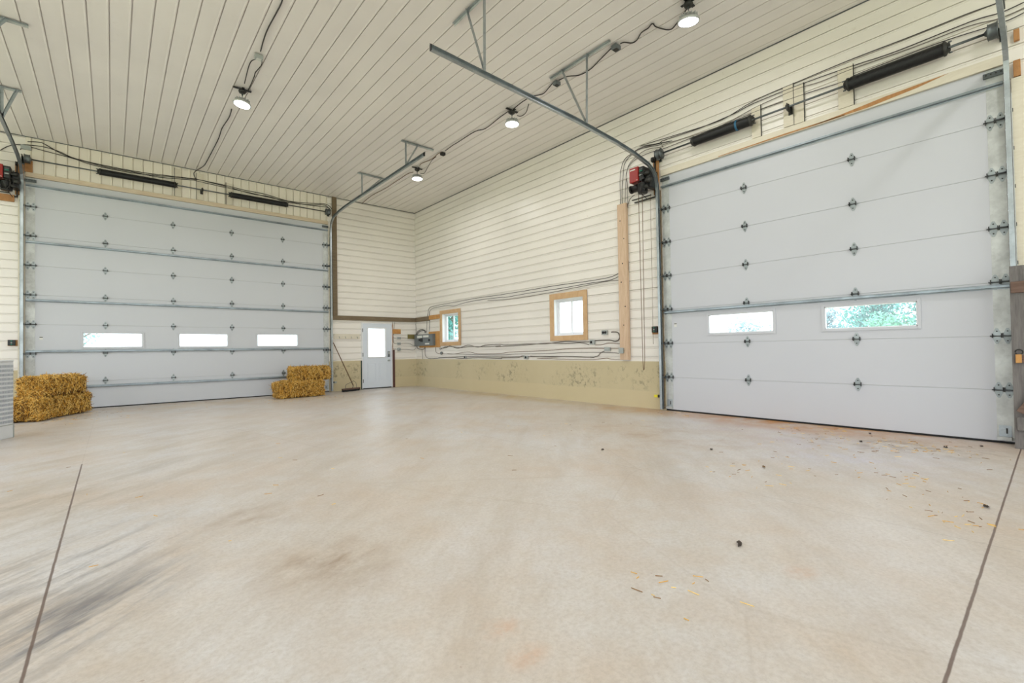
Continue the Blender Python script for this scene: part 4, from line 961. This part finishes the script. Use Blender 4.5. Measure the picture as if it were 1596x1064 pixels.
CL = {
 'ceil_left_a': ('cable', .0085, 'black cable from the top picture edge to the left ceiling junction box'),
 'ceil_left_b': ('cable', .007, 'left of two cables joining the left junction box and left lamp'),
 'ceil_left_c': ('cable', .007, 'kinked right-hand cable between the left junction box and left lamp'),
 'ceil_left_d': ('cable', .0085, 'wavy black cable from the left lamp down to the far wall'),
 'ceil_left_e': ('cable', .0085, 'short cable end dropping onto the header above the far door'),
 'ceil_right_a': ('cable_brown', .008, 'brown cable from the far wall to the farthest lamp'),
 'ceil_right_b': ('cable_brown', .008, 'upper cable between farthest lamp and its junction box'),
 'ceil_right_b2': ('cable', .006, 'lower looping cable between farthest lamp and its junction box'),
 'ceil_right_c': ('cable', .0085, 'cable between the two middle ceiling points left of the long track'),
 'ceil_right_d': ('cable', .0085, 'cable crossing above the long track to the junction box'),
 'ceil_right_d2': ('cable', .007, 'short plug lead hanging by the lamp left of the long track'),
 'ceil_right_e': ('cable', .0085, 'cable between the two junction boxes right of the long track'),
 'ceil_right_f': ('cable', .0085, 'bent black lead running up to the brightest lamp'),
 'long_a': ('cable', .0058, 'uppermost long cable from the panel over the near door'),
 'long_b': ('cable', .0058, 'second long cable from the panel over the near door'),
 'long_c': ('cable_grey', .0055, 'third long cable over the windows and the near door'),
 'up_d': ('cable', .0055, 'cable rising from the pine post and running above the near springs'),
 'opener_drop': ('cable', .006, 'short curved cable from the pine post top to the opener'),
 'low_a': ('cable_grey', .009, 'thick grey cable running just below both windows'),
 'low_b': ('cable_grey', .008, 'wavy grey cable ending at the outlet below the larger window'),
 'low_c': ('cable_grey', .012, 'grey conduit looping up to the twin outlet'),
 'low_d': ('cable_brown', .006, 'thin cable between the lower outlet and pine post'),
 'low_e': ('cable_brown', .006, 'thin brown cable through the round junction box'),
 'low_f': ('cable_grey', .006, 'grey cable ending at the box on the pine post'),
 'low_g': ('cable_grey', .008, 'grey cable from under the panel to the small outlet'),
 'low_h': ('cable_grey', .008, 'grey cable from small outlet up to the blank box'),
 'low_i': ('cable_grey', .006, 'thin grey cable just above the concrete base'),
 'low_j': ('cable_grey', .006, 'short vertical cable under the electrical panel'),
 'low_k': ('cable_brown', .005, 'thin cable along the top edge of the concrete'),
 'post_tail': ('cable', .006, 'short cable tail below the box on the post'),
 'panel_loop': ('cable', .010, 'outer cable curving from the corner into the panel top'),
 'panel_loop2': ('cable', .008, 'inner cable curving from the corner into the panel top'),
 'panel_low': ('cable_grey', .010, 'cable dropping from corner to the panel underside'),
 'bk_a': ('cable_grey', .006, 'cable from the brown board down to the topmost switch box'),
 'bk_b': ('cable_grey', .006, 'cable from the brown board down to the middle switch box'),
 'bk_c': ('cable_grey', .006, 'cable dropping down to the lowest switch box'),
 'bk_d': ('cable_grey', .006, 'short cable from topmost switch box to the olive board'),
 'bk_e': ('cable_grey', .006, 'wavy cable from middle switch box to the corner'),
 'bk_f': ('cable_grey', .006, 'cable from lowest switch box to the corner'),
 'corner': ('cable_grey', .007, 'cable running down the room corner beneath the brown board'),
 'hl_a': ('cable', .008, 'upper cable of the bundle above the far door'),
 'hl_b': ('cable', .008, 'lower cable of the bundle above the far door'),
 'hl_c': ('cable', .008, 'middle cable of the bundle above the far door'),
}
def smooth(pts, k=4):
    pts = [Vector(p) for p in pts]; out = []
    for i in range(len(pts) - 1):
        p0 = pts[max(0, i - 1)]; p1 = pts[i]; p2 = pts[i + 1]; p3 = pts[min(len(pts) - 1, i + 2)]
        for j in range(k):
            t = j / k; t2 = t * t; t3 = t2 * t
            out.append(0.5 * (2 * p1 + (p2 - p0) * t + (2 * p0 - 5 * p1 + 4 * p2 - p3) * t2 + (3 * p1 - p0 - 3 * p2 + p3) * t3))
    out.append(pts[-1]); return out
for nm, pts in CABLES.items():
    mt, r_, lb = CL[nm]; mb = MB(); mb.tube(smooth(pts), r_, mt, 6)
    g_ = 'cables on the ceiling' if nm.startswith('ceil') else ('cables on the back wall' if nm[:2] in ('bk', 'hl') else 'cables on the right wall')
    tag(mb.build('electrical_cable'), lb, 'cable', g_)

# ---------------------------------------------------------------- push broom
root = empty('push_broom', (-2.3, -0.36, 0)); tag(root, 'push broom leaning on the wall by the white side door', 'broom')
A_ = Vector((-2.745, -0.07, 1.42)); B_ = Vector((-2.28, -0.36, 0.16))
mb = MB(); mb.tube([A_, A_.lerp(B_, .5), B_], [.012, .013, .014], 'broomwood', 10); mb.build('handle', root)
hd = Vector((-2.04, -0.24, 0)) - Vector((-2.64, -0.46, 0)); c0 = Vector((-2.34, -0.35, 0)); hx = hd.normalized(); hy = Vector((-hx.y, hx.x, 0))
TB = Matrix((hx, hy, Vector((0, 0, 1)))).transposed().to_4x4(); TB.translation = c0
mb = MB(); mb.box((-.32, -.035, .055), (.32, .035, .095), 'brownwood', TB, .006); mb.build('broom_head', root)
mb = MB()
for i in range(54):
    for j in range(4):
        x = -.31 + i * .0117; y = -.027 + j * .018
        mb.tube([TB @ Vector((x, y, .056)), TB @ Vector((x + rnd.uniform(-.01, .01), y * 1.3 + rnd.uniform(-.006, .006), .001))], 0.004, 'black', 4, cap=False)
mb.build('bristles', root)['kind'] = 'stuff'
mb = MB()
for s in (-1, 1):
    mb.tube(smooth([TB @ Vector((s * .20, 0, .095)), TB @ Vector((s * .19, 0, .2)), B_ + Vector((s * .06, 0, .10)), B_ + Vector((0, 0, .14))]), 0.006, 'galv_dark', 6)
mb.tube([TB @ Vector((.05, 0, .095)), B_], 0.009, 'galv_dark', 8)
mb.build('brace', root)

# ---------------------------------------------------------------- straw bales
def bale_mesh(Lx, Wy, Hz, seed):
    R = random.Random(seed); mb = MB(); bm = bmesh.new(); bmesh.ops.create_cube(bm, size=1)
    bmesh.ops.subdivide_edges(bm, edges=bm.edges[:], cuts=13, use_grid_fill=True)
    from mathutils import noise as nz
    for v in bm.verts:
        c = v.co.copy(); p = Vector((c.x * Lx, c.y * Wy, c.z * Hz))
        # rounded corners
        hx_, hy_, hz_ = Lx / 2, Wy / 2, Hz / 2; r_ = 0.075
        q = Vector((max(-hx_ + r_, min(hx_ - r_, p.x)), max(-hy_ + r_, min(hy_ - r_, p.y)), max(-hz_ + r_, min(hz_ - r_, p.z))))
        dlt = p - q
        if dlt.length > 1e-6: p = q + dlt.normalized() * r_
        k = nz.noise(p * 6 + Vector((seed, 0, 0))) * 0.038 + nz.noise(p * 19 + Vector((0, seed, 0))) * 0.020
        n_ = dlt.normalized() if dlt.length > 1e-6 else c.normalized()
        groove = -0.014 * sum(math.exp(-((p.y - y_) / .014) ** 2) for y_ in (-Wy * .2, Wy * .2))
        v.co = p + n_ * (k + groove)
        v.co.z = max(v.co.z, -hz_ + .002)
    bm.verts.index_update()
    mb.add([v.co.copy() for v in bm.verts], [[v.index for v in f.verts] for f in bm.faces], 'straw0')
    fcs = [(f.calc_center_median().copy(), f.normal.copy()) for f in bm.faces if f.calc_center_median().z > -Hz / 2 + .01]
    bm.normal_update(); fcs = [(f.calc_center_median().copy(), f.normal.copy()) for f in bm.faces if f.normal.z > -.5]
    bm.free()
    for i in range(6000):
        c, n_ = fcs[R.randrange(len(fcs))]
        t = n_.orthogonal().normalized(); b_ = n_.cross(t)
        c = c + t * R.uniform(-.03, .03) + b_ * R.uniform(-.03, .03) + n_ * R.uniform(-.004, .012)
        if abs(n_.x) > .7: d = Vector((R.uniform(-.25, .25), R.uniform(-1, 1), R.uniform(-1, 1)))
        else: d = Vector((R.uniform(-.7, .7), R.gauss(0, 1) if abs(n_.z) > .7 else R.uniform(-.3, .3), R.gauss(0, 1) if abs(n_.y) > .7 else R.uniform(-.2, .2)))
        d = (d - n_ * d.dot(n_) * .8).normalized() + n_ * (R.uniform(-.12, .2) if R.random() < .8 else R.uniform(.2, .5))
        l = R.uniform(.04, .15) if R.random() < .85 else R.uniform(.12, .22); w = R.uniform(.002, .0042)
        p0 = c - d * l / 2; p1 = c + d * l / 2 
        if min(p0.z, p1.z) < -Hz / 2 + .004: continue
        s = d.cross(n_).normalized() * w; u_ = n_ * w
        mt = ('straw1', 'straw1', 'straw2', 'straw3', 'straw0', 'straw2')[R.randrange(6)]
        mb.add([p0 - s, p0 + s, p0 + u_ * 1.6, p1 - s, p1 + s, p1 + u_ * 1.6], [(0, 1, 4, 3), (1, 2, 5, 4), (2, 0, 3, 5), (0, 2, 1), (3, 4, 5)], mt)
    tw = MB()
    for y_ in (-Wy * .2, Wy * .2):
        e = 0.006; hx_, hz_ = Lx / 2 + e, Hz / 2 + e
        tw.tube([(-hx_ + .03, y_, hz_ - .004), (0, y_, hz_ - .006), (hx_ - .03, y_, hz_ - .004), (hx_ - .004, y_, hz_ - .04), (hx_ - .004, y_, -hz_ + .04), (hx_ - .03, y_, -hz_ + .01), (-hx_ + .03, y_, -hz_ + .01), (-hx_ + .004, y_, -hz_ + .04), (-hx_ + .004, y_, hz_ - .04), (-hx_ + .03, y_, hz_ - .004)], 0.0028, 'straw2', 6)
    return mb, tw
def bale(corner, ang, Lx, Wy, z0, z1, seed, label, along='x'):
    """corner = near-left corner, ang = direction of the first side"""
    Hz = z1 - z0; c, s = math.cos(ang), math.sin(ang)
    ctr = Vector((corner[0] + c * Lx / 2 - s * Wy / 2, corner[1] + s * Lx / 2 + c * Wy / 2, z0 + Hz / 2))
    root = empty('straw_bale', (ctr.x, ctr.y, z0)); root.rotation_euler = (0, 0, ang + (math.pi / 2 if along == 'y' else 0)); tag(root, label, 'straw bale', 'straw bales against the far door')
    a_, b_ = (Wy, Lx) if along == 'y' else (Lx, Wy)
    m1, m2 = bale_mesh(a_, b_, Hz, seed)
    for q, nm in ((m1, 'straw_block'), (m2, 'twine')):
        for i in range(len(q.v)): q.v[i] = q.v[i] + Vector((0, 0, Hz / 2 + .003))
        me_o = q.build(nm); me_o.parent = root
bale((-8.62, -2.10), 1.2, .42, .95, 0, .40, 1, 'front left bale of the stack at the left picture edge, partly behind the white cabinet', 'y')
bale((-8.46, -1.62), 1.05, 1.0, .46, 0, .39, 2, 'lower right bale of the left stack, against the far door')
bale((-8.52, -1.78), 1.09, 1.03, .46, .41, .76, 3, 'top bale lying across the left stack')
bale((-4.50, -1.25), 0.08, .66, .46, 0, .40, 4, 'low single bale at the left of the right-hand stack')
bale((-3.82, -1.18), 0.15, .46, .85, 0, .395, 5, 'lower bale under the top bale of the right-hand stack', 'y')
bale((-4.13, -1.0), 0.0, .95, .42, .405, .75, 6, 'top bale of the right-hand stack by the door edge')

# loose straw and leaves on the slab
mb = MB(); R = random.Random(11)
clusters = [(-1.1, -12.6, .5, 70), (-1.35, -12.0, .5, 30), (-0.5, -11.6, .5, 40), (-0.9, -12.9, .4, 30), (-3.5, -13.35, .25, 26), (-3.0, -13.2, .3, 16), (-2.6, -12.2, .5, 24), (-3.4, -12.0, .35, 16), (-2.5, -12.9, .2, 14), (-5.6, -12.55, .25, 14),
            (-4.4, -1.6, .6, 60), (-3.4, -1.6, .5, 40), (-8.3, -2.1, .6, 70), (-7.7, -1.2, .5, 30), (-6.0, -9.2, 2.0, 26), (-2.5, -9.0, 2.0, 26), (-0.25, -9.6, .4, 24), (-6.5, -0.4, 1.5, 30)]
for cx, cy, rr, n in clusters:
    for i in range(n):
        x = cx + R.gauss(0, rr * .6); y = cy + R.gauss(0, rr * .6)
        if x > -.12 or y > -.12: continue
        a = R.uniform(0, 6.28); l = R.uniform(.015, .06); w = R.uniform(.001, .0022); d = Vector((math.cos(a), math.sin(a), 0)); s = Vector((-d.y, d.x, 0)) * w
        p = Vector((x, y, .0015)); q = p + d * l
        mb.add([p - s, p + s, p + Vector((0, 0, .003)), q - s, q + s, q + Vector((0, 0, .003))], [(0, 1, 4, 3), (1, 2, 5, 4), (2, 0, 3, 5), (0, 2, 1), (3, 4, 5)], ('straw1', 'straw2', 'straw3')[R.randrange(3)])
tag(mb.build('loose_straw'), 'loose straw bits scattered over the concrete floor', 'straw', kind='stuff')
leafpts = [((-3.47, -10.43), 'leaf_dark', 'small dark leaf furthest left on the floor before the near door'), ((-2.6, -11.25), 'leaf_dark', 'dark crumpled leaf in the middle of the floor before the near door'),
           ((-1.0, -12.25), 'leaf_dark', 'dark leaf among straw near the right end of the near door'), ((-0.75, -12.95), 'leaf_dark', 'brown leaf right of the straw cluster by the near door'),
           ((-0.35, -12.2), 'leaf_dark', 'dark leaf right against the near door'), ((-3.0, -11.95), 'leaf', 'tan crumpled leaf on the pale floor patch'),
           ((-4.9, -12.55), 'leaf_dark', 'dark leaf low in the foreground floor'), ((-3.05, -13.42), 'leaf_dark', 'dark leaf beside the right saw cut'), ((-0.42, -13.2), 'leaf_dark', 'dark leaf beside the foot of the grey gate')]
for (xy, mt, lb) in leafpts:
    mb = MB(); R = random.Random(int(abs(xy[0]) * 1000)); n = 9; ring = []
    for k in range(n):
        a = 2 * math.pi * k / n; r_ = .02 * (1 + .5 * math.sin(2 * a) + R.uniform(-.2, .2)); ring.append(Vector((xy[0] + r_ * 1.4 * math.cos(a), xy[1] + r_ * .8 * math.sin(a), .003 + R.uniform(0, .012))))
    c = Vector((xy[0], xy[1], .004)); up = Vector((0, 0, .0015))
    vs = [c] + ring + [c + up] + [q + up for q in ring]; fs = []
    for k in range(n): j = (k + 1) % n; fs += [(0, 1 + j, 1 + k), (n + 1, n + 2 + k, n + 2 + j), (1 + k, 1 + j, n + 2 + j, n + 2 + k)]
    mb.add(vs, fs, mt); tag(mb.build('dry_leaf'), lb, 'leaf', 'dead leaves on the floor')

# ---------------------------------------------------------------- white slotted cabinet at the left edge
cx0 = Vector((-8.70, -4.02, 0)); un_ = Vector((-.45, -.893, 0)); wn_ = Vector((-.893, .45, 0))
TC = Matrix((un_, wn_, Vector((0, 0, 1)))).transposed().to_4x4(); TC.translation = cx0
root = empty('slotted_cabinet', cx0 + un_ * .5 + wn_ * .4); tag(root, 'white slotted metal cabinet at the left picture edge', 'cabinet')
def bC(mb, a, b, m, bev=0.0):
    q = MB(); q.box(a, b, m, None, bev); o = len(mb.v)
    for v in q.v: mb.v.append(TC @ v)
    for f, i, s in zip(q.f, q.mi, q.sm): mb.f.append([o + k for k in f]); mb.mi.append(mb.mat(q.ms[i])); mb.sm.append(s)
mb = MB(); bC(mb, (0.004, 0.004, 0.0), (1.2, .8, 1.08), 'cabinet', .01); mb.build('body', root)
mb = MB(); bC(mb, (0, 0, 1.081), (1.21, .81, 1.105), 'cabinet', .008); mb.build('top_panel', root)
mb = MB()
for r_ in range(14):
    z = .22 + r_ * .06
    for k in range(44): bC(mb, (.02 + k * .026, -.0025, z), (.032 + k * .026, .0035, z + .034), 'cabinet_dark')
mb.build('slot_rows', root)['kind'] = 'stuff'
mb = MB(); bC(mb, (.0, -.002, .0), (.012, .0035, .19), 'boxgrey'); bC(mb, (.0, -.003, .185), (1.2, .0035, .195), 'boxgrey'); mb.build('kick_strip', root)
for z in (.38, .70, .93):
    mb = MB(); q = TC @ Vector((-.012, .03, z)); mb.lathe([(.004, 0), (.014, 0), (.014, .012), (.004, .014)], 'iron', 10, Matrix.Translation(q)); mb.build('screw_knob', root)

# ---------------------------------------------------------------- barn board gate at the right edge
root = empty('barn_gate', (-.3, -13.7, 0)); tag(root, 'weathered grey barn-board gate at the right picture edge', 'gate')
GT = lambda u, v, d: (-.27 - d, u, v)
mb = MB(); fb(mb, GT, -13.585, -13.448, .0, 1.95, .012, .045, 'greywood', .004); mb.build('upright_board', root)
mb = MB(); fb(mb, GT, -13.75, -13.592, .0, 1.95, .012, .042, 'greywood', .004); mb.build('upright_board', root)
mb = MB(); fb(mb, GT, -13.92, -13.757, .0, 1.93, .012, .044, 'greywood', .004); mb.build('upright_board', root)
mb = MB(); fb(mb, GT, -13.95, -13.455, 1.66, 1.78, .046, .075, 'brownwood', .004); tag(mb.build('rail_board', root), 'brown upper rail')
mb = MB(); fb(mb, GT, -13.95, -13.47, .20, .34, .046, .075, 'greywood', .004); mb.build('rail_board', root)
mb = MB(); TT = T_d(GT, -13.50, .38, .076) @ Matrix.Rotation(math.radians(-130), 4, 'Z'); mb.box((-.02, -.05, 0), (.62, .05, .025), 'brownwood', T_d(GT, -13.52, .40, .076) @ Matrix.Rotation(math.radians(122), 4, 'Z'), .004); mb.build('diagonal_brace', root)
mb = MB(); fb(mb, GT, -13.70, -13.50, .92, 1.0, .046, .085, 'brownwood', .004); lt = mb.build('latch_block', root)
mb = MB(); fb(mb, GT, -13.519, -13.4745, .915, 1.005, .05, .09, 'ply', .004); tag(mb.build('latch_end', lt), 'bright orange wooden end')
mb = MB(); mb.tube([Vector(GT(-13.50 + .028 * math.cos(t * .6), 1.03 + .028 * math.sin(t * .6), .055)) for t in range(11)], .006, 'iron', 6); mb.build('ring_bolt', root)

# ---------------------------------------------------------------- trees outside
def tree(x, y, h, w, mt, seed, label, n=2600, z0=None, ls=.11):
    R = random.Random(seed); root = empty('tree', (x, y, -.26)); tag(root, label, 'tree', 'trees outside the windows')
    mb = MB(); top = Vector((x, y, h * .8))
    mb.tube([(x, y, -.258), (x + .05, y, h * .35), top], [.16, .12, .04], 'bark', 8)
    for k in range(9):
        t = .3 + .5 * k / 9; p = Vector((x, y, h * t)); a = k * 2.4; mb.tube([p, p + Vector((math.cos(a) * w * .35, math.sin(a) * w * .35, h * .12))], [.05, .015], 'bark', 6)
    mb.build('trunk', root)
    cl = []
    for k in range(26):
        a = R.uniform(0, 6.28); r_ = w * .5 * math.sqrt(R.random()); t = R.random(); z = h * ((z0 if z0 is not None else .15) + t * .8); r_ *= (1.15 - .75 * t)
        cl.append((Vector((x + r_ * math.cos(a), y + r_ * math.sin(a), z)), R.uniform(.16, .3) * w))
    mb = MB()
    for i in range(n):
        c, rr = cl[R.randrange(len(cl))]
        d = Vector((R.gauss(0, 1), R.gauss(0, 1), R.gauss(0, .8))).normalized() * rr * (.5 + .5 * R.random())
        p = c + d; s = ls * R.uniform(.6, 1.4); a = Vector((R.gauss(0, 1), R.gauss(0, 1), R.gauss(0, 1))).normalized(); b = a.orthogonal().normalized(); q = a.cross(b)
        if p.z < -.1: continue
        mb.add([p - a * s, p - b * s * .5, p + a * s, p + b * s * .5], [(0, 1, 2, 3)], mt)
    mb.build('foliage', root)
tree(25.5, -9.6, 6.5, 4.2, 'fol_teal', 1, 'large blue-green tree filling the right of the near door windows', 5200, .1)
tree(27.0, -6.6, 5.6, 3.2, 'fol_teal', 2, 'leafy tree left of the large one in the near door window', 3600, .1)
tree(23.5, -8.0, 2.7, 2.8, 'fol_green', 3, 'low fresh green bush in front of the large tree', 2400, .1, .09)
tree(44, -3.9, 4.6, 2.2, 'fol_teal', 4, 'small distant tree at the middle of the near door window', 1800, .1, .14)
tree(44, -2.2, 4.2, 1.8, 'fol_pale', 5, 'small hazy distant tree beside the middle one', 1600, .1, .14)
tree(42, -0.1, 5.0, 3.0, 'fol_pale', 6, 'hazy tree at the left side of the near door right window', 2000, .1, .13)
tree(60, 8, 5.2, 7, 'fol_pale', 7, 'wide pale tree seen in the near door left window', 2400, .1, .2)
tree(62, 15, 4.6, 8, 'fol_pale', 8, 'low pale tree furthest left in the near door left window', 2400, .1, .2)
tree(14, 19.2, 7.5, 4.0, 'fol_teal', 9, 'blue-green tree outside the small window by the panel', 4200, .05)
tree(17.5, 25, 8, 4.5, 'fol_teal', 10, 'second tree outside the small window by the panel', 4200, .05)
tree(-8.75, 14, 3.2, 1.7, 'fol_teal', 11, 'sparse leafy tree outside the far door left window', 1100, .1, .05)
